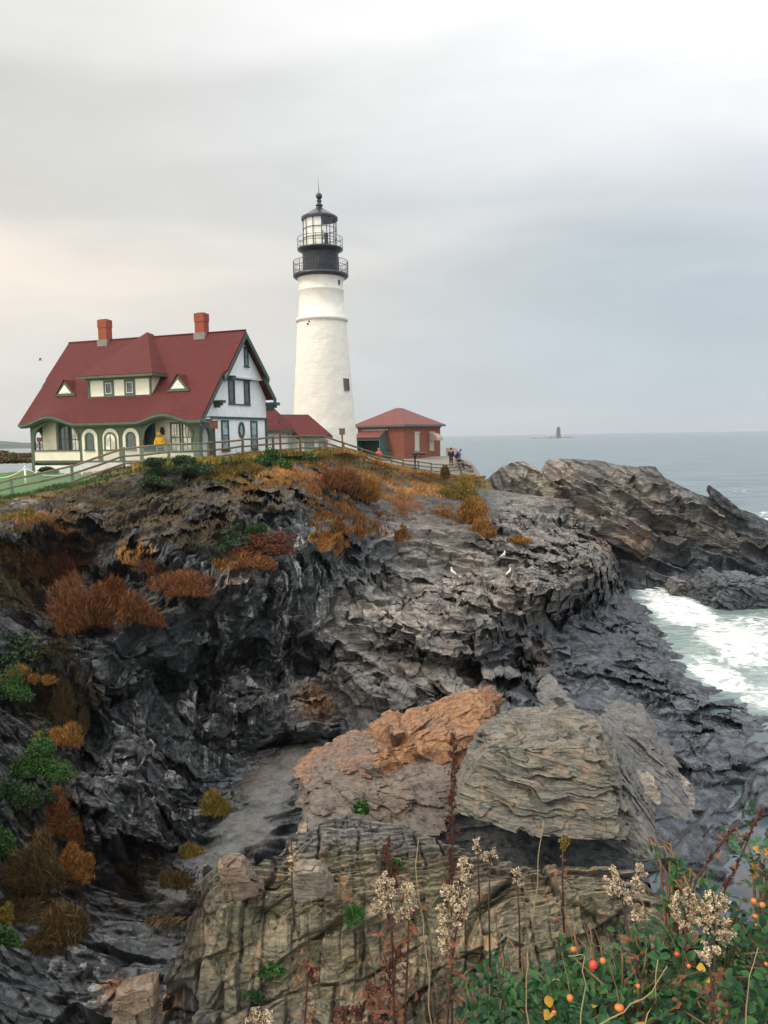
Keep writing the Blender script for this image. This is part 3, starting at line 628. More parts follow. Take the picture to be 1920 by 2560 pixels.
def rockset():
    # orange boulder
    block('orange_boulder', hexa([(725, 2050, 17.3), (1245, 1930, 17.3), (1240, 1805, 17.8), (735, 1985, 17.8)], 17.3, 19.2, (.05, .38)), None, ROCKN,
          'large rust orange boulder with pale patches lying behind the grey layered slab', n=110, rot=(10, 18, 20), size=(.9, 1.0, .6), amp=.2, seed=300, zone=(.25, 0, 1.1))
    # grey block under the orange one
    block('grey_block', hexa([(750, 2130, 15.8), (1130, 2120, 15.8), (1170, 1935, 16.8), (750, 2010, 16.8)], 15.8, 18.5, (0, .2)), None, ROCKN,
          'grey jointed rock block directly beneath the rust orange boulder', n=90, rot=(0, 10, 10), size=(.8, 1.1, .42), amp=.14, seed=310, zone=(.15, 0, .25), zoneb=(.15, 0, 0))
    block('layered_slab', hexa([(1100, 2050, 14.6), (1590, 2140, 13.6), (1505, 1866, 15.4), (1195, 1878, 15.6)], 14.6, 17.5, (.7, -.1)), None, ROCKN,
          'big grey-green slab with fine horizontal layers overhanging a dark gap', n=170, rot=(6, 8, 0), size=(1.6, 1.4, .16), amp=.085, seed=320, zone=(.22, 0, 0), zoneb=(.5, 0, 0), streak=.05)
    block('under_ledge', hexa([(1060, 2230, 15.6), (1600, 2240, 15.6), (1570, 2090, 16.6), (1100, 2000, 16.6)], 15.6, 17.6, (.3, 0)), None, ROCKN,
          'shadowed dark ledge recessed beneath the overhanging layered slab', n=70, rot=(0, 10, 10), size=(.9, .9, .4), amp=.14, seed=315, zone=(.1, .1, 0))
    block('slab_flank', hexa([(1560, 2160, 14.2), (1660, 2160, 13.9), (1530, 1880, 16.4), (1478, 1870, 16.2)], 14.2, 16.5, (.6, 0)), None, ROCKN,
          'pale grey sloping flank stone running down the right side of the layered slab', n=80, rot=(0, 60, 10), size=(.9, .8, .14), amp=.09, seed=330, zone=(.28, 0, 0), zoneb=(.1, 0, 0), streak=.03)
    block('leaning_slab', hexa([(1620, 2010, 16.6), (1745, 2080, 16.0), (1620, 1830, 19.0), (1510, 1830, 19.0)], 16.6, 18.6, (.5, .2)), None, ROCKN,
          'cracked grey slab leaning to the right between the layered slab and wet ledges', n=90, rot=(0, 50, 20), size=(.5, .8, .22), amp=.12, seed=340, zone=(.22, 0, 0), streak=.03)
    block('leaning_slab', hexa([(1420, 1870, 20.5), (1475, 1870, 20.2), (1370, 1725, 23.5), (1340, 1740, 23.5)], 20.5, 22, (.4, .1)), None, ROCKN,
          'long narrow grey rail of rock sloping down behind the layered slab', n=60, rot=(0, 50, 10), size=(.5, .7, .2), amp=.09, seed=345, zone=(.35, 0, 0), streak=.03)
    block('pale_stone', hexa([(1580, 2010, 16.4), (1655, 2015, 16.2), (1650, 1965, 16.8), (1575, 1950, 16.8)], 16.4, 17.3), None, ROCKN,
          'pale buff squared stone wedged between the leaning grey slabs', n=50, rot=(20, 10, 30), size=(.6, .5, .4), amp=.06, seed=360, zone=(1, 0, 0), zoneb=(.4, 0, 0))
    block('pale_stone', hexa([(1690, 2020, 17.4), (1745, 2030, 17.2), (1738, 1970, 17.8), (1700, 1955, 17.8)], 17.4, 18.3), None, ROCKN,
          'grey squared stone beside the wet tide pool, right of the leaning slabs', n=50, rot=(20, 10, 60), size=(.6, .5, .4), amp=.06, seed=365, zone=(.9, 0, 0))
    # rocks in the surf
    block('surf_rock', hexa([(1775, 1535), (1980, 1560), (1950, 1462), (1815, 1470)], 53, 58, (0, .2)), None, ROCK2,
          'broad dark rock standing in white surf at the right edge', n=90, rot=(8, 20, 0), size=(1.6, 1.4, .6), amp=.32, seed=370, zone=(.15, .75, 0))
    block('surf_rock', hexa([(1686, 1492), (1738, 1494), (1728, 1458), (1700, 1456)], 57.5, 60), None, ROCK2,
          'small brown rock in the foam at the foot of the headland', n=50, rot=(8, 20, 0), size=(.9, .9, .5), amp=.16, seed=375, zone=(.6, .3, 0))
    # slanting fin on the headland crest
    block('rock_fin', hexa([(1790, 1262, 69.5), (1880, 1306, 69.5), (1860, 1282, 69.5), (1778, 1212, 69.5)], 69.5, 71), None, ROCK2,
          'dark fin of rock slanting up from the crest of the headland', n=60, rot=(8, 30, 0), size=(1.3, 1.0, .4), amp=.16, seed=380, zone=(.1, .3, 0))
    # boulders at the seaward end of the fence
    block('pier_boulder', hexa([(1150, 1205), (1186, 1212), (1184, 1165), (1150, 1150)], 72, 77, (0, .1)), None, ROCK2,
          'squared tan boulder at the end of the fence above the sea', n=50, rot=(4, 10, 0), size=(1.4, 1, .6), amp=.16, seed=385, zone=(.9, 0, 0))
    # small capping stones on the left rim and foreground
    for k, (a, lab, zn, dd_) in enumerate([([(15, 1290), (75, 1290), (62, 1256), (20, 1252)], 'pale rounded stone just below the left end of the fence', (.9, 0, 0), 36), ([(160, 1310), (225, 1300), (195, 1262), (165, 1275)], 'cracked grey stone on the left rim beneath the fence mesh', (.4, 0, 0), 36),
            ([(735, 2265), (835, 2235), (800, 2175), (725, 2190)], 'buff angular block standing proud in the middle of the near shelf', (.5, 0, .2), 10.2), ([(550, 2260), (650, 2250), (600, 2165), (540, 2170)], 'orange-brown upright block at the left corner of the near shelf', (.3, 0, .5), 10.6),
            ([(270, 2640), (385, 2640), (385, 2465), (280, 2490)], 'rust orange ribbed block at the bottom left of the near shelf', (.2, 0, .6), 9.6), ([(735, 2150), (765, 2150), (765, 2085), (738, 2090)], 'slim upright tan stone at the left foot of the grey block', (.8, 0, .4), 14.2)]):
        block('weathered_stone', hexa(a, dd_, dd_*1.04), None, ROCKN, lab, n=50, rot=(0, 80, 20), size=(.35*dd_/11, .8*dd_/11, .5*dd_/11), amp=.035*dd_/11, seed=390+k*7, zone=zn, zoneb=(.3, 0, 0), streak=.01)
rockset()
# ---------------- grassy top of the headland as one sheet
xs = np.linspace(-75, 14, 300); ys = np.linspace(30, 100, 240); XX, YY = np.meshgrid(xs, ys); x = XX.ravel(); y = YY.ravel()
z = gz(x, y)
pu, pv = proj(np.stack([x, y, z], 1)); 
rd = rimd(np.clip(pu, -700, 2300)); over = np.clip((rd+.35)-y, 0, 99)      # beyond the rim the turf dives under the rock
z = z-over*1.6 + .05*fbm(np.stack([x, y, y*0], 1)*.8, 3, 6)
R8 = np.sqrt((x-2)**2*.9+(y-70)**2); z = z-np.clip(x-8.4, 0, 99)*1.5-np.clip(y-88, 0, 99)*.8-np.clip(-52-x, 0, 99)*.25
def mat_turf():
    m, b = newmat('turf'); g = coord()
    n = noise(1.2, 6, .65, g); n2_ = noise(14, 4, .7, g)
    lawn = mixc(rng(n2_, .3, .7), (.035, .10, .018), (.085, .19, .035))
    brn = mixc(rng(n2_, .3, .7), (.07, .055, .02), (.20, .14, .05))
    gravel = mixc(rng(noise(60, 3, .6, g), .3, .7), (.16, .15, .13), (.30, .28, .24))
    brick = mixc(rng(noise(9, 4, .6, g), .3, .7), (.20, .07, .045), (.34, .15, .10))
    z = N('ShaderNodeAttribute', attribute_name='zone'); s = N('ShaderNodeSeparateColor'); L.new(z.outputs['Color'], s.inputs[0])
    c = mixc(s.outputs[0], lawn, brn); c = mixc(s.outputs[1], c, gravel); c = mixc(s.outputs[2], c, brick)
    L.new(c, b.inputs['Base Color']); b.inputs['Roughness'].default_value = .9; bump(n2_, b, .6, .05); return m
me = npmesh('turf', np.stack([x, y, z], 1), grid_quads(240, 300), True)
A = np.zeros((len(x), 3)); A[:, 0] = np.maximum(sstep(-10, -3, x)*.9, np.maximum(sstep(2.2, .4, y-rd), sstep(-27, -31, x)*sstep(50, 53, y)))
A[:, 1] = np.maximum(sstep(-.5, .8, x)*sstep(69.5, 71, y), (sstep(-27, -28, x)*(np.abs(y-50.5) < 1.3)))
A[:, 2] = sstep(-18.6, -17.8, x)*sstep(-8, -9.5, x)*sstep(44.6, 45.4, y)
TURF = np.stack([x, y, z], 1)
attr(me, 'zone', A)
tag(link('ground', me, None, [mat_turf()]), kind='structure')
# ================================================================== SEA
def mat_sea():
    m, b = newmat('sea_water'); g = coord('Object')
    z = N('ShaderNodeAttribute', attribute_name='foam'); s = N('ShaderNodeSeparateColor'); L.new(z.outputs['Color'], s.inputs[0])
    wv = coord('Object', (.35, 1.0, 1), (0, 0, 12)); wv2 = coord('Object', (.5, 1.0, 1), (0, 0, -20))
    w1 = noise(.16, 6, .62, wv, .4); w2 = noise(1.1, 5, .62, wv2, .6); w3 = noise(3.5, 4, .6, wv2)
    base = mixc(rng(w1, .35, .65), (.075, .115, .135), (.13, .18, .20))
    green = mixc(rng(w2, .3, .7), (.17, .235, .225), (.32, .385, .37))
    c = mixc(s.outputs[1], base, green)
    fn = noise(.75, 8, .68, coord('Object', (1, 1, 1)), 1.6); ff = noise(6, 4, .6, g, .3)
    fsum = N('ShaderNodeMath', operation='ADD'); L.new(fn, fsum.inputs[0])
    fm = N('ShaderNodeMath', operation='MULTIPLY_ADD'); L.new(s.outputs[0], fm.inputs[0]); fm.inputs[1].default_value = .42; fm.inputs[2].default_value = -.30; L.new(fm.outputs[0], fsum.inputs[1])
    fsum2 = N('ShaderNodeMath', operation='MULTIPLY_ADD'); L.new(ff, fsum2.inputs[0]); fsum2.inputs[1].default_value = .14; L.new(fsum.outputs[0], fsum2.inputs[2])
    fac = rng(fsum2.outputs[0], .47, .72)
    c = mixc(fac, c, (.80, .82, .80))
    L.new(c, b.inputs['Base Color']); ro = mixc(fac, (.22, .22, .22), (.9, .9, .9)); L.new(ro, b.inputs['Roughness'])
    b.inputs['IOR'].default_value = 1.33; b.inputs['Specular IOR Level'].default_value = .5
    b1 = bump(w1, None, .8, 1.2); b2 = bump(w2, None, .8, .25, b1); b3 = bump(w3, None, .5, .08, b2); bump(fac, b, .5, .12, b3)
    return m
SEA = mat_sea()
# far sheet in rings reaching the horizon, near part fine with real swell
nx, ny = 520, 520
sy = 18*((12000/18)**(np.linspace(0, 1, ny))); sx = np.linspace(-1.3, 1.3, nx)
XX, YY = np.meshgrid(sx, sy); x = (XX*(YY+30)).ravel(); y = YY.ravel()
amp = np.clip(1-(y-120)/300, 0, 1)
pz = np.stack([x*.22, y*.5, y*0], 1); z = amp*(fbm(pz, 3, 55)*.16+fbm(pz*3.1, 3, 56)*.06)
pu, pv = proj(np.stack([x, y, z*0], 1))
Pw = np.stack([x, y, y*0], 1); pu2 = pu+fbm(Pw*.3, 3, 57)*30; pv2 = pv+fbm(Pw*.3, 3, 58)*16
foam = blobs(pu2, pv2, [(1650, 1475, 90, 26, 15, .8), (1700, 1530, 150, 50, 15, .95), (1850, 1610, 170, 70, 10, .9), (1800, 1690, 120, 45, 25, .95), (1900, 1740, 120, 40, 20, .8), (1880, 1560, 80, 40, 0, .7), (1900, 1450, 60, 20, 0, .8),
      (1560, 1445, 45, 20, 40, .8), (1915, 1292, 40, 8, 15, 1.0), (1860, 1230, 70, 4, 4, .55), (1730, 1203, 60, 3, 4, .35), (2050, 1600, 200, 200, 0, .8), (1960, 1350, 60, 60, 30, .8)])
shal = blobs(pu2, pv2, [(1750, 1580, 260, 170, 20, 1), (1950, 1650, 200, 200, 0, 1), (1880, 1320, 120, 60, 0, .5)])
chop = fbm(Pw*.9, 4, 59); z = z+foam*(.10*np.abs(chop)+.06)
me = npmesh('sea', np.stack([x, y, z], 1), grid_quads(ny, nx), True); attr(me, 'foam', np.stack([foam, shal, foam*0], 1))
tag(link('sea', me, None, [SEA]), kind='structure')
def mat_pool():
    m, b = newmat('pool_water'); L.new(mixc(rng(noise(.8, 4, .6, coord()), .3, .7), (.05, .07, .085), (.10, .125, .14)), b.inputs['Base Color']); b.inputs['Roughness'].default_value = .12; b.inputs['IOR'].default_value = 1.33
    bump(noise(3, 4, .6, coord()), b, .25, .03); return m
pc_ = [atz(a, b, .37) for a, b in ((1560, 1990), (1640, 1900), (1760, 1835), (1980, 1830), (2300, 1900), (2400, 2300), (1900, 2340), (1640, 2260))]
tag(link('tide_pool', npmesh('tide_pool', np.array(pc_), np.array([(0, 1, 2), (0, 2, 3), (0, 3, 4), (0, 4, 5), (0, 5, 6), (0, 6, 7)])), None, [mat_pool()]), kind='structure')
# low distant land on the left, a real ridge kilometres off
def land():
    n = 260; xs = np.linspace(-2600, -560, n); mb = []
    rows = []
    for j, (dy, hh) in enumerate([(-60, -4), (-25, 5), (10, 22), (60, 34), (140, 40), (260, 30), (380, -4)]):
        P_ = np.stack([xs, np.full(n, 1500.)+dy, xs*0], 1); hgt = hh*(.55+.5*fbm(P_*.004, 3, 70)) + (3.5*np.abs(fbm(P_*.03, 3, 71+j)) if hh > 4 else 0)
        hgt = np.where(hh > 0, hgt*sstep(-560, -900, xs), hh); rows.append(np.stack([xs, 1500+dy+fbm(P_*.006, 2, 73)*20, hgt], 1))
    V = np.concatenate(rows); return npmesh('distant_shore', V, grid_quads(7, n), True)
tag(link('distant_shore', land(), None, [mat_plain('far_woods', (.05, .065, .045), .9, .4, .02, bumps=0)]), kind='structure')
# ================================================================== BUILDINGS
def mat_shingle():
    m, b = newmat('red_shingle'); g = coord('Object')
    br = N('ShaderNodeTexBrick'); br.inputs['Scale'].default_value = 1; br.inputs['Brick Width'].default_value = .28; br.inputs['Row Height'].default_value = .17
    br.inputs['Mortar Size'].default_value = .012; br.inputs['Color1'].default_value = (.125, .020, .018, 1); br.inputs['Color2'].default_value = (.085, .016, .015, 1); br.inputs['Mortar'].default_value = (.06, .012, .012, 1)
    br.inputs['Bias'].default_value = -.1
    t = N('ShaderNodeTexCoord'); s = N('ShaderNodeSeparateXYZ'); L.new(t.outputs['Object'], s.inputs[0]); c = N('ShaderNodeCombineXYZ')
    L.new(mth('ADD', s.outputs['X'], mth('MULTIPLY', s.outputs['Y'], .001)), c.inputs[0]); L.new(mth('MULTIPLY', s.outputs['Z'], 1.33), c.inputs[1]); L.new(c.outputs[0], br.inputs['Vector'])
    cc = mixc(rng(noise(.7, 6, .65, g), .3, .7, 0, .8), br.outputs[0], (.095, .022, .022)); cc = mixc(rng(noise(6, 4, .7, g), .55, .75, 0, .35), cc, (.15, .045, .035))
    L.new(cc, b.inputs['Base Color']); b.inputs['Roughness'].default_value = .85; b.inputs['Specular IOR Level'].default_value = .3; bump(br.outputs['Fac'], b, -.5, .02); return m
def mat_clap(name, c, step=.12, dirt=.5):
    m, b = newmat(name); t = N('ShaderNodeTexCoord'); s = N('ShaderNodeSeparateXYZ'); L.new(t.outputs['Object'], s.inputs[0])
    f = mth('FRACT', mth('DIVIDE', s.outputs['Z'], step)); g = t.outputs['Object']
    line = rng(f, .0, .10, 1, 0)
    cc = mixc(rng(noise(2.2, 5, .6, g), .35, .7), c, [x*.90 for x in c]); cc = mixc(mth('MULTIPLY', line, dirt), cc, [x*.45 for x in c])
    L.new(cc, b.inputs['Base Color']); b.inputs['Roughness'].default_value = .6; bump(f, b, -.6, .02); return m
def mat_brick(name, c1, c2, mort, bw=.22, bh=.075):
    m, b = newmat(name); g = coord('Object'); t = N('ShaderNodeTexCoord'); s = N('ShaderNodeSeparateXYZ'); L.new(t.outputs['Object'], s.inputs[0]); c = N('ShaderNodeCombineXYZ')
    L.new(mth('ADD', s.outputs['X'], s.outputs['Y']), c.inputs[0]); L.new(s.outputs['Z'], c.inputs[1])
    br = N('ShaderNodeTexBrick'); br.inputs['Scale'].default_value = 1; br.inputs['Brick Width'].default_value = bw; br.inputs['Row Height'].default_value = bh; br.inputs['Mortar Size'].default_value = .008
    for k, v_ in (('Color1', c1), ('Color2', c2), ('Mortar', mort)): br.inputs[k].default_value = (*v_, 1)
    L.new(c.outputs[0], br.inputs['Vector'])
    cc = mixc(rng(noise(1.1, 5, .65, g), .4, .7, 0, .45), br.outputs[0], [x*.6 for x in c1]); L.new(cc, b.inputs['Base Color']); b.inputs['Roughness'].default_value = .85
    bump(br.outputs['Fac'], b, -.4, .01); return m
SHING = mat_shingle(); CREAM = mat_clap('cream_clapboard', (.86, .80, .62)); WHITE = mat_clap('white_clapboard', (.90, .92, .92))
GREEN = mat_plain('green_trim', (.085, .115, .070), .55, .15, 3); DGREEN = mat_plain('dark_green_trim', (.045, .075, .062), .5, .15, 3)
PORCHIN = mat_plain('porch_cream', (.78, .70, .50), .6, .08, 2); CHIM = mat_brick('chimney_brick', (.36, .062, .022), (.27, .05, .02), (.22, .10, .06)); LEAD = mat_plain('lead_flashing', (.22, .20, .18), .6)
WTRIM = mat_plain('white_paint', (.82, .82, .78), .5, .06, 2, dirt=(.62, .60, .55))
def mat_glass(name, c=(.03, .045, .05), r=.06):
    m, b = newmat(name); g = coord()
    L.new(mixc(rng(noise(1.7, 3, .5, g), .35, .65), c, [x*2.2 for x in c]), b.inputs['Base Color']); b.inputs['Roughness'].default_value = r; b.inputs['Specular IOR Level'].default_value = .8; return m
GLASS = mat_glass('window_glass'); GLASSW = mat_glass('shaded_window', (.50, .47, .36), .15); GLASSB = mat_glass('blue_window', (.15, .20, .22), .12)
HZ = 10.1; TH = 0.37104
house = empty('keepers_house', (-22.433, 49.796, HZ), -TH, label='large cream and white keepers house with a steep red shingle roof and green trim', cat='house')
S = 5.3/4.7; EZ = 3.12; RW = 13.23
roofz = lambda y: EZ+S*y
# roof sheets (thick slabs). front slope with eyebrow-lifted eave over the two porch arches
def eyebrow(x):
    z = 0
    for c, w_, h_ in ((2.35, 2.15, .48), (10.65, 2.05, .42)):
        t = (x-c)/w_; z += h_*math.cos(t*math.pi/2)**2 if abs(t) < 1 else 0
    return z
def slope_sheet():
    mb = MB(); nx_, ny_ = 90, 24; V = []
    for j in range(ny_+1):
        y = -.12+(4.7+.12)*j/ny_
        for i in range(nx_+1):
            x0, x1 = (0, RW)
            if y > 2.35: x0, x1 = -.12, RW+.22
            x = x0+(x1-x0)*i/nx_; V.append((x, y, roofz(y)+eyebrow(x)*max(0, 1-(y+.12)/1.6)**1.5))
    n = len(V); Fc = [(j*(nx_+1)+i, j*(nx_+1)+i+1, (j+1)*(nx_+1)+i+1, (j+1)*(nx_+1)+i) for j in range(ny_) for i in range(nx_)]
    V2 = [(a, b+.03, c-.13) for a, b, c in V]; Fb = [tuple(n+q for q in f[::-1]) for f in Fc]
    edge = [i for i in range(nx_+1)]+[(j+1)*(nx_+1)-1 for j in range(1, ny_+1)]+[ny_*(nx_+1)+i for i in range(nx_-1, -1, -1)]+[j*(nx_+1) for j in range(ny_-1, 0, -1)]
    Fe = [(edge[k], n+edge[k], n+edge[(k+1) % len(edge)], edge[(k+1) % len(edge)]) for k in range(len(edge))]
    return mb.add(V+V2, Fc+Fb+Fe)
roof = slope_sheet()
roof.prism([(4.70, roofz(4.7)), (4.70, roofz(4.7)-.16), (7.30, 5.78), (7.42, 5.80)], 'x', -.12, RW+.22)        # back slope, upper part
roof.prism([(7.18, 5.98), (7.10, 5.82), (8.55, 4.38), (8.72, 4.44)], 'x', .05, RW)                                # back slope, lower flare
roof_o = roof.build('roof', SHING, house)
cap = MB(); cap.tube([(-.12, 4.7, roofz(4.7)+.01), (RW+.22, 4.7, roofz(4.7)+.01)], .06, 6); cap.build('ridge_cap', SHING, roof_o)
# fascia along the wavy eave
fa_ = MB()
xs_ = [RW*i/80 for i in range(81)]
up = [(x, EZ-.14+eyebrow(x)-.02) for x in xs_]; lo = [(x, EZ-.30+eyebrow(x)*.97) for x in xs_]
fa_.band(up, lo, 'y', -.16, -.04); up2 = [(x, EZ-.28+eyebrow(x)*.97) for x in xs_]; lo2 = [(x, EZ-.40+eyebrow(x)*.93) for x in xs_]; fa_.band(up2, lo2, 'y', .02, .14)
fa_.band([(x, EZ-.30+eyebrow(x)*.95) for x in xs_], [(x, EZ-.36+eyebrow(x)*.93) for x in xs_], 'y', -.05, .30)
fa_.build('eave_fascia', GREEN, house)
# verge boards on both gables and brackets
for xv, sgn in ((RW+.22, 1), (-.12, -1)):
    a, b_ = (xv-.02, xv+.07) if sgn > 0 else (xv-.07, xv+.02); vb = MB()
    vb.prism([(2.2, roofz(2.2)-.14), (4.7, roofz(4.7)-.14), (4.7, roofz(4.7)-.42), (2.2, roofz(2.2)-.42)], 'x', a, b_)
    vb.prism([(4.7, roofz(4.7)-.14), (7.36, 5.70), (7.30, 5.42), (4.7, roofz(4.7)-.46)], 'x', a, b_); vb.build('verge_board', DGREEN, house)
xv = RW; vb = MB(); vb.prism([(-.1, roofz(-.1)-.14), (2.2, roofz(2.2)-.14), (2.2, roofz(2.2)-.36), (-.1, roofz(-.1)-.36)], 'x', xv-.02, xv+.07)
vb.build('verge_board', DGREEN, house); vb = MB()
vb.prism([(7.15, 5.84), (8.6, 4.36), (8.45, 4.14), (7.02, 5.62)], 'x', xv-.02, xv+.07)
vb.build('verge_board', DGREEN, house)
MB().box(12.70, 2.0, 3.98, 13.35, 2.35, 4.14).box(12.70, 2.05, 3.84, 13.2, 2.3, 3.98).box(12.70, 2.1, 3.72, 13.05, 2.25, 3.84).build('bracket', DGREEN, house); MB().box(12.70, 8.15, 4.02, 13.45, 8.75, 4.22).box(12.7, 8.2, 3.86, 13.3, 8.6, 4.02).box(12.7, 8.22, 3.66, 13.15, 8.5, 3.86).build('bracket', DGREEN, house)
MB().box(12.70, 3.05, 5.36, 13.45, 3.4, 5.62).build('bracket', DGREEN, house); MB().box(12.45, -.12, 2.86, 13.6, .42, 3.02).build('bracket', DGREEN, house)
# gable walls
gw = MB()
gw.prism([(.35, 3.2), (.35, roofz(.35)-.1), (3.2, roofz(3.2)-.1), (3.2, 5.5), (7.2, 5.5), (7.2, 5.68), (8.2, 4.5), (8.2, 3.2)], 'x', 12.45, 12.70)
gw.build('upper_wall', WHITE, house)
MB().prism([(3.05, 5.62), (4.7, roofz(4.7)-.2), (7.25, 5.70), (7.2, 5.55), (3.15, 5.55)], 'x', 12.45, 13.0).build('gable_wall', WHITE, house)
MB().box(11.9, 1.75, -.6, 12.66, 8.18, 3.12).box(.6, 1.32, -.6, 11.895, 8.18, 3.1).box(.6, 2.0, 3.1, 11.895, 8.1, 3.6).build('wall', WHITE, house)
MB().prism([(.4, 3.2), (.4, roofz(.4)-.12), (4.7, roofz(4.7)-.2), (7.2, 5.6), (8.2, 4.4), (8.2, 3.2)], 'x', .35, .55).build('left_gable_wall', CREAM, house)
tr = MB(); tr.box(12.50, 1.62, 3.08, 12.76, 8.28, 3.22).box(12.6, 1.62, -.5, 12.74, 1.84, 3.08).box(12.55, 8.06, -.5, 12.74, 8.26, 3.08)
tr.build('corner_trim', DGREEN, house)
# dentils under the gable and the band
dn = MB(); dn.box(13.0, 3.15, 5.62, 13.045, 7.25, 5.66)
for k in range(34): dn.box(13.0, 3.2+k*.118, 5.55, 13.04, 3.26+k*.118, 5.625)
dn.build('dentil_trim', WTRIM, house)
# chimneys
for (x0, x1, zt) in ((2.58, 3.50, 9.72), (10.0, 10.88, 9.62)):
    x1 = x0+.66; c = MB(); c.box(x0, 4.42, 7.4, x1, 4.98, zt-.5); c.box(x0-.025, 4.395, zt-.5, x1+.025, 5.005, zt); ch = c.build('chimney', CHIM, house)
    f = MB(); f.box(x0-.07, 4.35, roofz(4.35)-.10, x1+.07, 5.05, roofz(4.7)+.02); f.build('flashing', LEAD, ch)
    MB().box(x0+.08, 4.5, zt, x1-.08, 4.9, zt+.05).build('chimney_cap', LEAD, ch)
# dormer
dz0, dz1 = 4.55, 5.66; dxa, dxb = 4.32, 8.95; dy = 1.3
dm = MB(); dm.prism([(dy, dz0-.1), (dy, dz1), (2.35, dz1)], 'x', dxa, dxb); dmo = dm.build('dormer', CREAM, house)
dr_ = MB(); ez = 5.80; ov = .42; E = [(dxa-ov, dy-ov, ez), (dxb+ov, dy-ov, ez)]; A1 = (6.0, 4.35, 8.72); A2 = (7.15, 4.55, 8.62)
AX = (6.3, 4.6, 8.74); bl = (dxa-ov, (ez-EZ)/S+.05, ez); brr = (dxb+ov, (ez-EZ)/S+.05, ez)
dr_.add([E[0], E[1], AX, bl, brr, (6.5, 5.0, 8.62)], [(0, 1, 2), (1, 4, 2), (3, 0, 2), (4, 5, 2), (3, 2, 5)])
dr_.prism([(dy-ov-.02, ez+.02), (dy-ov-.02, ez-.10), (2.36, ez-.1), (2.36, ez+.02)], 'x', dxa-ov, dxb+ov)
dr_.build('dormer_roof', SHING, dmo)
MB().box(dxa-ov-.04, dy-ov-.06, ez-.16, dxb+ov+.04, dy-ov+.06, ez-.03).box(dxa-.1, dy-.14, ez-.26, dxb+.1, dy-.003, ez-.14).box(dxb+ov-.02, dy-ov, ez-.16, dxb+ov+.05, 2.3, ez-.03).box(dxa-.04, dy-.05, dz0-.02, dxa+.12, dy-.003, ez-.26).box(dxb-.12, dy-.05, dz0-.02, dxb+.03, dy-.003, ez-.26).box(dxa-.04, dy-.08, dz0-.08, dxb+.05, dy+.02, dz0-.022).build('dormer_trim', GREEN, dmo)
def window(parent, x0, x1, z0, z1, y, frame=GREEN, glass=GLASS, face='y', fr=.11, mull=0, bars=0, sill=.06, dep=.05, cap_=0):
    mb = MB(); P4 = lambda a0, a1, b0, b1, d0, d1: (mb.box(a0, y-d1, b0, a1, y-d0, b1) if face == 'y' else mb.box(y+d0, a0, b0, y+d1, a1, b1))
    P4(x0, x1, z1-fr, z1, -.02, dep); P4(x0, x1, z0, z0+fr, -.02, dep); P4(x0, x0+fr, z0+fr, z1-fr, -.02, dep); P4(x1-fr, x1, z0+fr, z1-fr, -.02, dep)
    zm = (z0+z1)/2; P4(x0+fr, x1-fr, zm-.025, zm+.025, -.02, dep-.015)
    if cap_: P4(x0-.06, x1+.06, z1, z1+cap_, -.02, dep+.03)
    if sill: P4(x0-.05, x1+.05, z0-sill, z0, -.02, dep+.05)
    for k in range(mull): c = x0+fr+(x1-x0-2*fr)*(k+1)/(mull+1); P4(c-.015, c+.015, z0+fr, zm-.025, -.01, dep-.02); 
    for k in range(bars): c = x0+fr+(x1-x0-2*fr)*(k+1)/(bars+1); P4(c-.012, c+.012, zm+.025, z1-fr, -.01, dep-.02)
    o = mb.build('window', frame, parent)
    g = MB(); (g.box(x0+fr*.8, y-.012, z0+fr*.8, x1-fr*.8, y-.004, z1-fr*.8) if face == 'y' else g.box(y+.004, x0+fr*.8, z0+fr*.8, y+.012, x1-fr*.8, z1-fr*.8)); g.build('pane', glass, o)
    return o
for (a, b_) in ((5.48, 6.22), (7.02, 7.78)):
    w_ = window(dmo, a, b_, dz0+.02, 5.52, dy-.003, GREEN, GLASS, fr=.15); mb = MB()
    mb.box(a+.15, dy-.06, dz0+.17, a+.18, dy-.03, 5.37).box(b_-.18, dy-.06, dz0+.17, b_-.15, dy-.03, 5.37).box(a+.18, dy-.06, 5.34, b_-.18, dy-.03, 5.37).box(a+.18, dy-.06, dz0+.17, b_-.18, dy-.03, dz0+.20); mb.build('sash', WTRIM, w_)
# little triangular roof vents
for cx in (2.42, 10.78):
    y0 = 1.42; z0 = roofz(y0); h_ = .92; hw = .78; v_ = MB(); yb = y0+h_/S
    v_.add([(cx-hw, y0-.03, z0), (cx+hw, y0-.03, z0), (cx, y0-.03, z0+h_), (cx, yb+.05, z0+h_+.02), (cx-hw-.05, y0+.02, z0), (cx+hw+.05, y0+.02, z0)], [(0, 1, 2), (0, 2, 3, 4)][:1])
    v_.prism([(cx-hw, z0-.02), (cx+hw, z0-.02), (cx+hw, z0+.10), (cx-hw, z0+.10)], 'y', y0-.10, y0+.05)
    T = lambda k, q: [(cx-hw*k, z0+.10+q), (cx+hw*k, z0+.10+q), (cx, z0+.10+q+h_*k*.92)]
    v_.prism(T(.98, -.04), 'y', y0-.06, y0-.031); vo = v_.build('roof_vent', GREEN, house); MB().add([(cx-hw, y0-.12, z0), (cx+hw, y0-.12, z0), (cx, y0-.12, z0+h_+.06), (cx, yb+.05, z0+h_+.08), (cx-hw-.05, y0+.02, z0), (cx+hw+.05, y0+.02, z0)], [(0, 2, 3, 4), (1, 5, 3, 2)]).build('vent_roof', SHING, vo)
    MB().prism(T(.62, .03), 'y', y0-.10, y0-.061).build('vent_frame', WTRIM, vo); MB().prism(T(.40, .07), 'y', y0-.115, y0-.101).build('pane', GLASSW, vo)
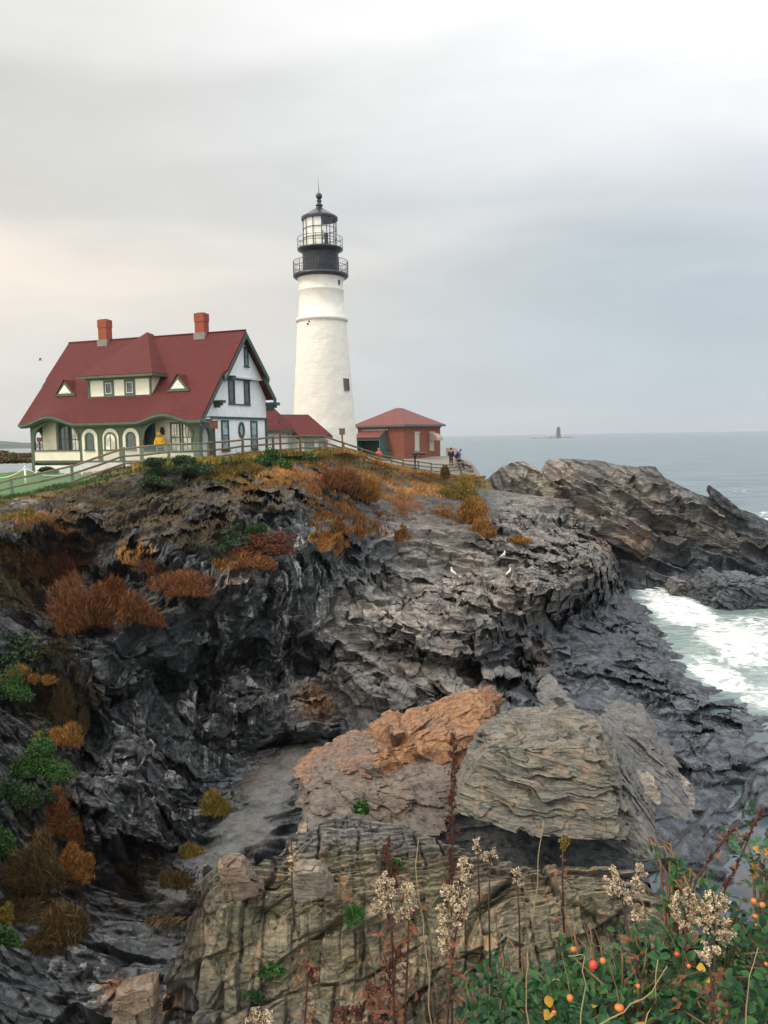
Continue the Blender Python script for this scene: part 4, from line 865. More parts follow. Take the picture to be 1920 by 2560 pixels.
# porch front: one green panelled wall with two wide arches; white ovals with small windows
yf = .30
def arch_pts(cx, w_, zs, h_, n=28):
    return [(cx-w_*math.cos(math.pi*k/n), zs+h_*math.sin(math.pi*k/n)**.8) for k in range(n+1)]
def porch_front():
    mb = MB(); t0, t1 = yf, yf+.16
    A1_ = arch_pts(2.52, 1.76, 2.05, 1.08); A2_ = arch_pts(10.68, 1.72, 2.05, 1.06)
    top = lambda x: EZ-.28+eyebrow(x)*.95
    for Ar, lim in ((A1_, (.5, 4.42)), (A2_, (8.82, 12.80))):
        xsA = [p[0] for p in Ar]; mb.band([(x, top(x)) for x in xsA], Ar, 'y', t0, t1)
        for e, x_ in ((0, lim[0]), (-1, lim[1])):
            xa = Ar[e][0]; a, b_ = min(xa, x_), max(xa, x_); nn = 6; xs2 = [a+(b_-a)*i/nn for i in range(nn+1)]; mb.band([(x, top(x)) for x in xs2], [(x, -.1) for x in xs2], 'y', t0, t1)
    xs2 = [4.42+(8.82-4.42)*i/30 for i in range(31)]; mb.band([(x, top(x)) for x in xs2], [(x, 0.0) for x in xs2], 'y', t0, t1)
    mb.box(.76, t0-.03, .60, 4.28, t1, .74).box(.76, t0-.04, 1.30, 4.28, t1+.02, 1.38).box(8.96, t0-.04, 1.18, 12.40, t1+.02, 1.26)
    mb.box(.5, t0-.02, -.4, .76, t0, .72).box(4.28, t0-.04, .66, 8.96, t0, .72)
    mb.build('porch_front', GREEN, house)
porch_front()
MB().box(.76, yf+.01, .74, 4.28, yf+.10, 1.30).build('porch_parapet', CREAM, house); MB().box(8.96, yf+.01, .60, 12.40, yf+.10, 1.18).build('porch_parapet', CREAM, house)
MB().box(.76, yf-.02, -.6, 4.28, yf+.0, .44).box(4.28, yf-.02, -.6, 12.8, yf, .60).build('foundation_skirt', WTRIM, house)
for Ar in (arch_pts(2.52, 1.80, 2.05, 1.12), arch_pts(10.68, 1.76, 2.05, 1.10)): MB().band(Ar, [(x*.93+ (2.52 if x < 6 else 10.68)*.07, z-.13) for x, z in Ar], 'y', yf-.045, yf-.003).build('arch_moulding', GREEN, house)
def oval(cx, w_, z0, zt, n=20):
    zc = zt-w_; return [(cx-w_, z0)]+[(cx-w_*math.cos(math.pi*k/n), zc+w_*math.sin(math.pi*k/n)) for k in range(n+1)]+[(cx+w_, z0)]
for k, (cx, ww) in enumerate(((5.11, .24), (6.66, .36), (8.13, .26))):
    MB().prism(oval(cx, .58, .72, 2.62), 'y', yf-.05, yf-.003).build('window_surround', CREAM, house)
    a = MB(); a.band(oval(cx, ww+.09, 1.38, 2.40), oval(cx, ww, 1.38, 2.31), 'y', yf-.10, yf-.051); a.box(cx-ww-.15, yf-.13, 1.30, cx+ww+.15, yf-.051, 1.38)
    if k == 1: a.box(cx-.02, yf-.09, 1.38, cx+.02, yf-.06, 2.3)
    wo = a.build('arched_window', GREEN, house); MB().prism(oval(cx, ww, 1.38, 2.31), 'y', yf-.062, yf-.052).build('pane', GLASSW if k == 1 else GLASS, wo)
# inside the porch
MB().box(.5, .47, .50, 12.6, 1.31, .60).build('porch_floor', mat_plain('porch_boards', (.20, .19, .17), .7), house)
MB().box(.66, .5, 3.12, 12.6, 1.31, 3.18).build('porch_ceiling', DGREEN, house)
MB().box(.75, 1.05, .6, 1.82, 1.31, 3.11).build('porch_bay', PORCHIN, house)
MB().box(9.15, 1.22, .6, 11.88, 1.31, 3.11).build('porch_wall', PORCHIN, house)
MB().box(8.3, .95, .6, 9.14, 1.31, 3.11).build('porch_closet', DGREEN, house)
MB().box(1.83, 1.24, .6, 4.42, 1.31, 3.11).build('porch_panel', DGREEN, house)
for (a, b_, gl) in ((1.95, 2.72, GLASS), (2.82, 3.5, GLASSW), (3.6, 4.3, GLASSW)): window(house, a, b_, 1.1, 2.9, 1.235, DGREEN, gl, fr=.09, bars=1, mull=1)
for (a, b_) in ((10.24, 10.95), (11.05, 11.75)): window(house, a, b_, 1.15, 2.9, 1.215, DGREEN, GLASSW, fr=.08, mull=1, bars=2)
ln = MB(); ln.box(9.62, 1.02, 2.2, 9.82, 1.20, 2.45).tube([(9.72, 1.1, 2.45), (9.72, 1.1, 2.62)], .10, 8); ln.build('porch_lantern', mat_plain('black_iron', (.02, .02, .02), .5), house)
# porch left end: narrow arch seen through; right side arch
sd_ = MB(); ar = [(.87-.34*math.cos(math.pi*k/16), 1.9+.62*math.sin(math.pi*k/16)) for k in range(17)]
sd_.band([(y_, 3.1) for y_, z_ in ar], ar, 'x', .52, .64); sd_.box(.52, .47, .3, .64, .53, 3.1).box(.52, 1.21, .3, .64, 1.31, 3.1).box(.52, .53, .3, .64, 1.21, 1.28); sd_.build('porch_end', GREEN, house)
sr = MB(); ar = [(1.08-.40*math.cos(math.pi*k/16), 1.95+.62*math.sin(math.pi*k/16)) for k in range(17)]
sr.band([(y_, 2.86) for y_, z_ in ar], ar, 'x', 12.62, 12.78); sr.box(12.62, .40, -.3, 12.78, .68, 2.86).box(12.62, 1.48, -.3, 12.78, 1.75, 2.86); sr.build('porch_side_arch', DGREEN, house)
MB().box(12.64, .3, 2.87, 12.74, 1.74, 3.14).build('porch_side_frieze', WHITE, house); MB().box(12.60, .7, .6, 12.64, 1.46, 1.15).build('porch_side_parapet', CREAM, house)
# gable windows
window(house, 5.12, 5.62, 6.32, 7.50, 13.0, DGREEN, GLASSB, 'x', fr=.10); 
MB().box(12.70, 3.62, 5.46, 12.80, 6.22, 5.58).build('window_head', DGREEN, house); MB().box(12.70, 3.66, 3.94, 12.78, 6.2, 4.02).build('window_sill', DGREEN, house)
window(house, 3.68, 4.40, 4.02, 5.46, 12.70, DGREEN, GLASS, 'x', fr=.12, sill=0); window(house, 5.48, 6.18, 4.02, 5.46, 12.70, DGREEN, GLASS, 'x', fr=.12, sill=0)
window(house, 2.82, 3.66, 1.2, 3.02, 12.66, DGREEN, GLASSB, 'x', fr=.12); window(house, 6.2, 7.04, 1.2, 3.02, 12.66, DGREEN, GLASSB, 'x', fr=.12)
ov_ = MB(); n = 28; O_ = [(5.08+.34*math.cos(2*math.pi*k/n), 2.42+.50*math.sin(2*math.pi*k/n)) for k in range(n+1)]; I_ = [(5.08+.22*math.cos(2*math.pi*k/n), 2.42+.36*math.sin(2*math.pi*k/n)) for k in range(n+1)]
ov_.band(O_, I_, 'x', 12.662, 12.74); oo = ov_.build('oval_window', DGREEN, house); MB().prism(I_[:-1], 'x', 12.668, 12.68).build('pane', GLASSB, oo)
# ---------------- link building behind the house and the passage to the tower
def gabled(name, u0, u1, y, zg, ez_, rz_, dep, label, hip=0, left_hang=.3):
    pass
lo_ = at(700, 1130, 57); lk = empty('link_building', (lo_[0], lo_[1], 10.2), -.10, label='low white link wing with a red hipped roof tucked behind the house corner', cat='building')
MB().box(-3.2, 0, -.3, 0, 3.6, 2.3).build('wall', WHITE, lk)
MB().add([(-3.6, -.4, 2.36), (.42, -.4, 2.36), (.42, 4.0, 2.36), (-3.6, 4.0, 2.36), (-3.4, 1.8, 4.35), (-1.15, 1.8, 4.35)], [(0, 1, 5, 4), (1, 2, 5), (2, 3, 4, 5), (3, 0, 4), (3, 2, 1, 0)]).build('roof', SHING, lk)
MB().box(-3.6, -.43, 2.12, .44, -.39, 2.352).box(.385, -.39, 2.12, .44, 4.0, 2.352).build('eave_board', DGREEN, lk)
window(lk, -1.75, -1.05, .0, 2.0, 0, DGREEN, GLASSB, fr=.1)
pa = at(747, 1132, 60); pb = empty('passage_building', (pa[0], pa[1], 10.2), rad(40), label='white gabled passage with red roof joining the foot of the lighthouse tower', cat='building')
MB().box(.02, .02, -.6, 3.6, 5.2, 2.0).build('wall', WTRIM, pb)
MB().prism([(0, -.6), (5.2, -.6), (5.2, 2.0), (2.6, 3.38), (0, 2.0)], 'x', -.08, .018).build('gable_wall', WTRIM, pb)
MB().prism([(-.45, 1.86), (2.6, 3.46), (5.65, 1.86), (5.65, 1.98), (2.6, 3.60), (-.45, 1.98)], 'x', -.32, 2.75).build('roof', SHING, pb)
MB().prism([(-.50, 1.84), (2.6, 3.46), (5.7, 1.84), (5.7, 1.66), (2.6, 3.28), (-.5, 1.66)], 'x', -.40, -.325).box(-.32, -.52, 1.74, 2.8, -.455, 1.92).build('verge_board', DGREEN, pb)
MB().box(-.62, 2.35, 3.05, -.41, 2.85, 3.52).build('ridge_bracket', DGREEN, pb)
for a in (.55, 1.85): window(pb, a, a+.85, -.1, 1.55, .017, mat_plain('grey_trim', (.30, .31, .29), .6), mat_plain('grey_boards', (.33, .34, .32), .7), fr=.1)
MB().box(-.12, 1.55, 1.25, -.085, 2.0, 1.45).build('wall_vent', mat_plain('vent_black', (.02, .02, .02), .6), pb)
# ---------------- lighthouse
TX, TY = at(811.5, 1100, 68)[:2]; K = 68/2000.
lh = empty('lighthouse', (TX, TY, 10.3), 0, label='tall white tapering stone lighthouse with a black and glass lantern', cat='lighthouse')
def mat_tower():
    m, b = newmat('whitewashed_stone'); g = coord('Object'); r = coord('Object', (1, 1, 2.6))
    n = noise(1.5, 6, .65, r); n3 = noise(5, 5, .6, r)
    cc = mixc(rng(n, .35, .7), (.82, .785, .69), (.77, .73, .63)); cc = mixc(rng(noise(2.6, 6, .7, g), .62, .74, 0, .45), cc, (.62, .57, .48))
    L.new(cc, b.inputs['Base Color']); b.inputs['Roughness'].default_value = .75
    vv = N('ShaderNodeTexVoronoi', feature='DISTANCE_TO_EDGE'); vv.inputs['Scale'].default_value = 1.9; L.new(coord('Object', (1, 1, 1.9)), vv.inputs['Vector'])
    b1 = bump(rng(vv.outputs[0], 0, .12), None, .22, .04); bump(n3, b, .4, .05, b1); return m
TW = mat_tower(); BLK = mat_plain('black_paint', (.022, .024, .032), .32, .3, 1.5, spec=.6); SMOOTHW = mat_plain('smooth_whitewash', (.78, .745, .65), .65, .06, 2, dirt=(.60, .54, .44), bscale=8)
z_ = lambda zz: float(at(806, 1093-(zz-12)/.034, TY)[2])-10.3
pr_ = []
for k in range(60):
    zz = 9.6+(21.9-9.6)*k/59; pr_.append((2.82-(2.82-2.02)*((zz-9.9)/(21.9-9.9)), z_(zz)))
# ~5.4 m across at the ground
tb = MB(); tb.lathe(pr_, 96); to = tb.build('tower', TW, lh)
v0 = np.array([v.co for v in to.data.vertices]); nn_ = fbm(v0*1.6, 4, 91)*.05+fbm(v0*np.array([3.5, 3.5, 6]), 3, 92)*.028; rr_ = np.hypot(v0[:, 0], v0[:, 1]); v1 = v0.copy(); v1[:, :2] *= (1+nn_/rr_)[:, None]
to.data.vertices.foreach_set('co', v1.astype(np.float32).ravel())
ut = MB(); ut.lathe([(2.02, z_(21.75)), (2.16, z_(21.80)), (2.18, z_(22.02)), (2.10, z_(22.10)), (1.93, z_(22.16)), (1.84, z_(24.3)), (1.90, z_(24.38)), (1.90, z_(24.46)), (1.83, z_(24.52)), (1.82, z_(25.1)), (1.90, z_(25.35)), (2.05, z_(25.55))], 72); ut.build('upper_tower', SMOOTHW, lh)
gd = MB(); gd.lathe([(1.9, z_(25.42)), (2.18, z_(25.50)), (2.3, z_(25.62)), (2.3, z_(25.80)), (1.4, z_(25.84))], 48); gd.build('gallery_deck', BLK, lh)
dmm = MB(); dmm.lathe([(1.52, z_(25.82)), (1.50, z_(26.0)), (1.49, z_(27.55)), (1.62, z_(27.72)), (1.88, z_(27.86)), (1.90, z_(28.0)), (1.3, z_(28.03))], 40); dmm.build('watch_room', BLK, lh)
rl = MB()
def ring(mb, r, z, t, n=48): mb.tube([(r*math.cos(2*math.pi*k/n), r*math.sin(2*math.pi*k/n), z) for k in range(n+1)], t, 5, cap=False)
for zz in (z_(26.9), z_(26.45), z_(25.95)): ring(rl, 2.26, zz, .022)
for k in range(64): a = 2*math.pi*k/64; rl.tube([(2.26*math.cos(a), 2.26*math.sin(a), z_(25.8)), (2.26*math.cos(a), 2.26*math.sin(a), z_(26.9))], .010 if k % 8 else .030, 4)
rl.build('gallery_railing', BLK, lh)
rl = MB()
for zz in (z_(28.9), z_(28.45)): ring(rl, 1.86, zz, .022)
for k in range(10): a = 2*math.pi*(k+.3)/10; rl.tube([(1.86*math.cos(a), 1.86*math.sin(a), z_(28.0)), (1.86*math.cos(a), 1.86*math.sin(a), z_(28.93))], .022, 5)
rl.build('lantern_railing', BLK, lh)
# lantern: twelve-sided glazing, cream blinds drawn behind most panes
NS = 12; rL_ = 1.38; lt = MB(); ang = [2*math.pi*(k+.35)/NS for k in range(NS)]
for a in ang: lt.tube([(rL_*math.cos(a), rL_*math.sin(a), z_(28.0)), (rL_*math.cos(a), rL_*math.sin(a), z_(30.6))], .035, 5)
for zz in (28.05, 28.85, 29.65, 30.5):
    for k in range(NS): a, b_ = ang[k], ang[(k+1) % NS]; lt.tube([(rL_*math.cos(a), rL_*math.sin(a), z_(zz)), (rL_*math.cos(b_), rL_*math.sin(b_), z_(zz))], .028, 5)
lt.build('lantern_frame', BLK, lh)
m, b = newmat('clear_glass'); b.inputs['Base Color'].default_value = (1, 1, 1, 1); b.inputs['Roughness'].default_value = .02; b.inputs['IOR'].default_value = 1.02; b.inputs['Transmission Weight'].default_value = 1; b.inputs['Specular IOR Level'].default_value = .5; CLEAR = m
BLIND = mat_plain('cream_blind', (.90, .87, .75), .7, .06, 1.5)
gl = MB(); bl_ = MB()
for k in range(NS):
    a, b_ = ang[k], ang[(k+1) % NS]; q = lambda r, t, zz: (r*math.cos(t), r*math.sin(t), z_(zz)); mid_ = math.degrees((a+b_)/2 if b_ > a else a+math.pi/NS) % 360
    gl.add([q(rL_, a, 28.05), q(rL_, b_, 28.05), q(rL_, b_, 30.5), q(rL_, a, 30.5)], [(0, 1, 2, 3)])
    if 140 < mid_ < 295: bl_.add([q(rL_-.07, a, 28.05), q(rL_-.07, b_, 28.05), q(rL_-.07, b_, 30.5), q(rL_-.07, a, 30.5), q(rL_-.09, a, 28.05), q(rL_-.09, b_, 28.05), q(rL_-.09, b_, 30.5), q(rL_-.09, a, 30.5)], [(0, 1, 2, 3), (7, 6, 5, 4), (0, 3, 7, 4), (1, 5, 6, 2)])
gl.build('lantern_glass', CLEAR, lh); bl_.build('lantern_blind', BLIND, lh)
le = MB(); le.lathe([(.05, z_(28.0)), (.3, z_(28.05)), (.22, z_(28.7)), (.34, z_(28.9)), (.42, z_(29.2)), (.34, z_(29.5)), (.1, z_(29.7))], 20); le.build('lamp_lens', mat_plain('lens_white', (.8, .82, .8), .15, .05), lh)
MB().box(.42, -.9, z_(28.05), .72, -.6, z_(29.1)).build('lamp_cabinet', BLK, lh)
rfm = MB(); rfm.lathe([(1.36, z_(30.42)), (1.50, z_(30.44)), (1.52, z_(30.62)), (1.48, z_(30.70)), (1.0, z_(31.0)), (.5, z_(31.32)), (.26, z_(31.5)), (.22, z_(31.6)), (.30, z_(31.66)), (.30, z_(31.74)), (.17, z_(31.82)), (.15, z_(32.0)), (.21, z_(32.06)), (.21, z_(32.12)), (.13, z_(32.18)), (.16, z_(32.25))], 24, smooth=False, cap=True)
ro_ = rfm.build('lantern_roof', BLK, lh); MB().ball((0, 0, z_(32.50)), .27, 12).build('vent_ball', BLK, ro_); MB().tube([(0, 0, z_(32.7)), (-.02, 0, z_(33.3)), (-.05, 0, z_(34.1))], [.035, .022, .008], 5).build('lightning_rod', BLK, ro_)
tw_ = MB(); aw = rad(-90+56); rw = 2.36; Mw = Matrix.Translation((rw*math.cos(aw), rw*math.sin(aw), z_(16.35))) @ Matrix.Rotation(aw, 4, 'Z') @ Matrix.Rotation(rad(-4), 4, 'Y')
tw_.box(-.1, -.34, -.5, .12, -.26, .5, Mw).box(-.1, .26, -.5, .12, .34, .5, Mw).box(-.1, -.34, .42, .12, .34, .5, Mw).box(-.1, -.34, -.5, .14, .34, -.42, Mw); wo = tw_.build('tower_window', mat_plain('brown_frame', (.15, .12, .07), .6), lh)
MB().box(-.1, -.26, -.42, .06, .26, .42, Mw).build('pane', GLASS, wo)
aw = rad(-90+58); Mw = Matrix.Translation((1.80*math.cos(aw), 1.80*math.sin(aw), z_(24.95))) @ Matrix.Rotation(aw, 4, 'Z'); MB().box(-.1, -.12, -.2, .05, .12, .2, Mw).build('porthole', BLK, lh)
aw = rad(-90-30); MB().ball((2.05*math.cos(aw), 2.05*math.sin(aw), z_(21.4)), .09, 6).ball((2.08*math.cos(aw+.07), 2.08*math.sin(aw+.07), z_(21.6)), .07, 6).build('wall_anchor', mat_plain('rust_dark', (.08, .04, .02), .8), lh)
# ---------------- brick oil house
bc = at(1010, 1146, 76); zb = 10.1-.2; bh = empty('brick_building', (bc[0], bc[1], 7.95+2.0), -.62, label='square red brick building with a hipped red roof beside the tower', cat='building')
BRK = mat_brick('red_brick', (.30, .082, .042), (.225, .060, .034), (.19, .10, .07)); PINKR = mat_plain('faded_red_metal', (.155, .042, .036), .6, .12, 1.5)
SANDS = mat_plain('sandstone', (.50, .42, .33), .8); TEAL = mat_plain('teal_boards', (.07, .15, .135), .6, .15, 4)
# local frame: corner nearest the camera at the origin; left wall along -x, right wall along +y
WL, WR, WH = 5.45, 6.6, 3.02
MB().box(-WL, 0, -1.0, 0, WR, WH).build('wall', BRK, bh)
MB().box(-WL-.03, -.03, WH-.28, .03, WR+.03, WH-.16).build('brick_course', BRK, bh)
e = .42; R1 = (-WL/2-.6, WR/2-.3, 4.85); R2 = (-WL/2+.5, WR/2+.3, 4.85)
rr = MB(); Vv = [(-WL-e, -e, WH+.10), (e, -e, WH+.10), (e, WR+e, WH+.10), (-WL-e, WR+e, WH+.10), (-WL/2, WR/2-.55, 4.82), (-WL/2, WR/2+.55, 4.82)]
rr.add(Vv, [(0, 1, 4), (1, 2, 5, 4), (2, 3, 5), (3, 0, 4, 5), (3, 2, 1, 0)]); rr.build('roof', PINKR, bh)
MB().box(-WL-e, -e, WH-.08, e, -e+.06, WH+.096).box(e-.06, -e+.06, WH-.08, e, WR+e, WH+.096).box(-WL-.1, -.12, WH-.16, .12, .0, WH+.02).box(0.0, 0, WH-.16, .12, WR+.1, WH+.02).build('cornice', mat_plain('blue_grey_trim', (.10, .13, .14), .6), bh)
# projecting doorway with teal cheeks and its own lean-to roof
dx0, dx1 = -5.0, -1.95
dw = MB(); dw.box(dx1-.08, -1.15, -.9, dx1, -.004, 2.15).box(dx0, -1.15, -.9, dx0+.22, -.004, 1.95).box(dx0+.22, -1.15, 1.65, dx1-.08, -1.05, 1.85); dw.prism([(-1.15, 1.85), (-1.15, 2.15), (-.004, 2.75), (-.004, 2.15)], 'x', dx1-.07, dx1-.001); do_ = dw.build('doorway', TEAL, bh)
MB().prism([(-1.3, 1.88), (-.02, 2.52), (-.02, 2.62), (-1.3, 1.98)], 'x', dx0-.05, dx1+.08).build('doorway_roof', PINKR, do_)
MB().box(dx0+.22, -.25, -.9, dx1-.09, -.006, 2.4).build('door_recess', mat_plain('dark_recess', (.015, .025, .024), .7), do_)
sc = MB()
for k in range(12): sc.prism([(dx0+.1+k*.26, 2.72), (dx0+.36+k*.26, 2.72), (dx0+.33+k*.26, 2.60), (dx0+.23+k*.26, 2.54-.03*(k % 2)), (dx0+.13+k*.26, 2.60)], 'y', -.10, -.06)
sc.build('scalloped_trim', mat_plain('grey_lace_trim', (.36, .38, .36), .7), do_)
for k, y0 in enumerate((1.85, 4.55)):
    w_ = MB(); w_.box(.004, y0, .62, .05, y0+.78, 2.28); wo = w_.build('window', mat_plain('window_boards', (.46, .46, .36), .7), bh); MB().box(.004, y0-.08, 2.28, .10, y0+.86, 2.44).build('lintel', SANDS, wo); MB().box(.004, y0-.02, .52, .10, y0+.8, .62).build('sill', SANDS, wo)
hr = MB()
V = []; nh = 14
for k in range(nh+1):
    a = rad(90*k/nh); V += [(.06+.95*math.sin(a), 4.45, 1.55+.72*math.cos(a)), (.06+.95*math.sin(a), 5.45, 1.55+.72*math.cos(a))]
hr.add(V, [(2*k, 2*k+1, 2*k+3, 2*k+2) for k in range(nh)]); hr.add([(.06, 4.45, 1.55)]+V[0::2], [tuple([0, k+1, k+2]) for k in range(nh)]); ho_ = hr.build('awning', mat_plain('awning_tan', (.42, .30, .24), .7), bh)
so_ = ho_.modifiers.new('t', 'SOLIDIFY'); so_.thickness = .04
# paving slab and walls round it
sl = at(1085, 1150, 79); sw = MB(); Mz = Matrix.Rotation(-.62, 4, 'Z')
ck_ = empty('concrete_wall', (bc[0], bc[1], 9.95), -.62, label='low pale concrete wall stub beyond the right corner of the brick building', cat='wall')
MB().box(.3, 7.2, -1, 1.5, 7.5, .75).build('concrete', mat_plain('pale_concrete', (.62, .50, .42), .8), ck_)
# ---------------- far lighthouse on its reef, 2 km out
fy = 2100.; fc = atz(1396, 1085, 0); fc = at(1396, 1084, fy); fl = empty('distant_lighthouse', (fc[0], fc[1], 0), 0, label='tiny grey lighthouse on a reef on the horizon', cat='lighthouse')
GRS = mat_plain('grey_granite', (.10, .10, .115), .8, .1, .1, bumps=0)
MB().lathe([(6.4, 1), (5.6, 9), (5.0, 20), (4.6, 23), (5.6, 23.6), (5.6, 24.4), (3.0, 24.5), (3.0, 27.5), (3.6, 27.8), (.4, 30), (.2, 31)], 20).build('tower', GRS, fl)
MB().lathe([(9, -1), (8, 3), (6, 3.2)], 16).build('base', GRS, fl)
MB().box(-34, -2, 0, -8, 2, 1.6).box(-22, -2, 1.6, -18, 2, 3.4).tube([(-34, 0, 1), (-34, 0, 7)], .5, 5).build('jetty', GRS, fl)
V, Fq = [], []
blk = MB(); rs = random.Random(4)
for k in range(26): x_ = rs.uniform(-70, 34); blk.ball((x_, rs.uniform(-8, 8), -.5), rs.uniform(2, 5), 4, sc=(2.2, 1.4, .55))
ro2 = blk.build('reef', mat_plain('reef_rock', (.07, .07, .075), .9, bumps=0)); ro2.location = (fc[0], fc[1]+4, 0); tag(ro2, 'low dark reef awash under the horizon lighthouse', 'reef')
# ================================================================== PROPS
WOOD = mat_plain('weathered_wood', (.19, .135, .075), .85, .3, 5, dirt=(.07, .05, .03)); WOOD2 = mat_plain('grey_wood', (.20, .185, .13), .85, .3, 6)
WIRE = mat_plain('green_wire', (.30, .42, .33), .5, .1)
fp = [(-60, 1216, 39.5), (28, 1195, 40), (179, 1161, 41), (309, 1117, 42.3), (422, 1107, 43), (521, 1103, 44), (606, 1095, 47), (683, 1090, 50), (750, 1086, 52.5), (811, 1087, 55), (859, 1104, 58), (904, 1119, 60), (946, 1134, 62),
      (979, 1140, 63.5), (1008, 1148, 65), (1046, 1152, 66.5), (1078, 1157, 68), (1111, 1160, 69), (1152, 1154, 69.5)]
FP = [Vector(at(*p)) for p in fp]
fence = empty('rail_fence', (FP[1].x, FP[1].y, FP[1].z-1.3), label='long weathered three-rail wooden fence running along the cliff edge below the house', cat='fence')
FO = Vector(fence.location); rs = random.Random(7)
for i, p in enumerate(FP):
    q = p-FO; wp = .085 if i < 11 else .07; m = MB(); m.tube([(q.x, q.y, q.z-2.0), (q.x+rs.uniform(-.02, .02), q.y, q.z-.6), (q.x+rs.uniform(-.03, .03), q.y, q.z-.03), (q.x, q.y, q.z)], [wp, wp*.95, wp*.92, wp*.6], 7); m.build('post', WOOD, fence)
for i in range(len(FP)-1):
    a, b_ = FP[i]-FO, FP[i+1]-FO
    for h in ((-.10, -.50, -.90) if i < 10 else (-.08, -.38, -.68)):
        j1, j2 = rs.uniform(-.03, .03), rs.uniform(-.03, .03); m = MB(); md = (a+b_)/2+Vector((0, 0, h+rs.uniform(-.02, .02)))
        m.tube([a+Vector((0, -.05, h+j1)), md+Vector((0, -.05, 0)), b_+Vector((0, -.05, h+j2))], [.055, .068, .055], 6); m.build('rail', WOOD if i < 15 else WOOD2, fence)
for i in range(0, 5):
    a, b_ = FP[i]-FO, FP[i+1]-FO; Ln = (b_-a).length; H_ = 1.05; st_ = .085; m = MB(); w_ = .006
    def pt(s, t): return a+(b_-a)*(s/Ln)+Vector((0, -.10, -1.12+t))
    k = -H_
    while k < Ln:
        for sg in (0, 1):
            s0, s1, t0, t1 = k, k+H_, 0, H_
            if s0 < 0: t0 = -s0; s0 = 0
            if s1 > Ln: t1 = H_-(s1-Ln); s1 = Ln
            if s1 > s0:
                A_, B_ = (pt(s0, t0), pt(s1, t1)) if sg == 0 else (pt(s0, H_-t0), pt(s1, H_-t1)); o_ = Vector((0, 0, w_*1.4)); bk2 = Vector((0, .01, 0))
                m.add([A_-o_, B_-o_, B_+o_, A_+o_, A_+bk2], [(0, 1, 2, 3)])
        k += st_
    m.build('wire_mesh', WIRE, fence, kind=None)
# rusty lamp posts and a wooden post with a box on top
RUST = mat_plain('rusty_brown', (.16, .055, .028), .7, .3, 6); DARKW = mat_plain('dark_post', (.045, .035, .03), .7)
def box_post(u, vt, vb, y, label, wpost, mat_box, s_=.26, name='box_post'):
    t = at(u, vt, y); b_ = at(u, vb, y); o = empty(name, (t[0], t[1], b_[2]-.3), label=label, cat='post', group='square-headed posts by the fence'); h = t[2]-b_[2]+.3
    MB().box(-.055, -.055, -.6, .055, .055, h-s_*.95).build('post', wpost, o)
    MB().box(-s_*.55, -s_*.5, h-s_*1.25, s_*.55, s_*.5, h-s_*.1).box(-s_*.62, -s_*.56, h-s_*.1, s_*.62, s_*.56, h).build('lamp_box', mat_box, o); return o
box_post(534, 1052, 1158, 43.2, 'dark post with a rusty box head in front of the house corner', DARKW, RUST, .34)
box_post(699, 1048, 1134, 49.5, 'rusty thin post beside the red-roofed passage', RUST, RUST, .14)
box_post(855, 1071, 1135, 57.6, 'brown wooden post with a box head in front of the lighthouse foot', WOOD, WOOD, .36)
o = box_post(98, 1094, 1150, 62, 'far brown post seen through the left porch arch', RUST, RUST, .26)
# coin binocular viewer
BLKP = mat_plain('black_enamel', (.015, .016, .02), .35, .2, 3, spec=.6)
t = at(1038, 1172, 66); bv = empty('binocular_viewer', t.tolist(), .15, label='black coin-operated binocular viewer on a pedestal by the fence', cat='viewer')
m = MB(); m.lathe([(.16, -.4), (.15, .05), (.075, .12), (.07, .85), (.12, .95), (.12, 1.02)], 12); m.build('pedestal', BLKP, bv)
m = MB(); m.box(-.16, -.14, 1.02, .16, .14, 1.36); m.build('head', BLKP, bv, bevel=.04)
m = MB()
for sy_ in (-.09, .09): m.tube([(-.25, sy_, 1.26), (.2, sy_, 1.26), (.75, sy_, 1.24), (.78, sy_, 1.24)], [.07, .10, .12, .14], 12)
m.build('barrel', BLKP, bv); m = MB(); m.tube([(-.30, -.2, 1.3), (-.30, .2, 1.3)], .04, 8).tube([(.3, 0, 1.02), (.5, 0, .98), (.55, 0, 1.12)], .03, 6); m.build('handle', BLKP, bv)
# mailbox-like dark green box by the brick wall
t = at(972, 1142, 74.6); o = empty('utility_box', (t[0], t[1], 9.75), label='dark green metal box standing against the brick wall beside the doorway', cat='box'); MB().box(-.28, -.2, 0, .28, .2, .95).build('cabinet', mat_plain('box_green', (.05, .06, .03), .5), o, bevel=.03); MB().box(-.33, -.25, .95, .33, .25, 1.02).build('lid', BLKP, o)
t = at(1007, 1157, 73.5)
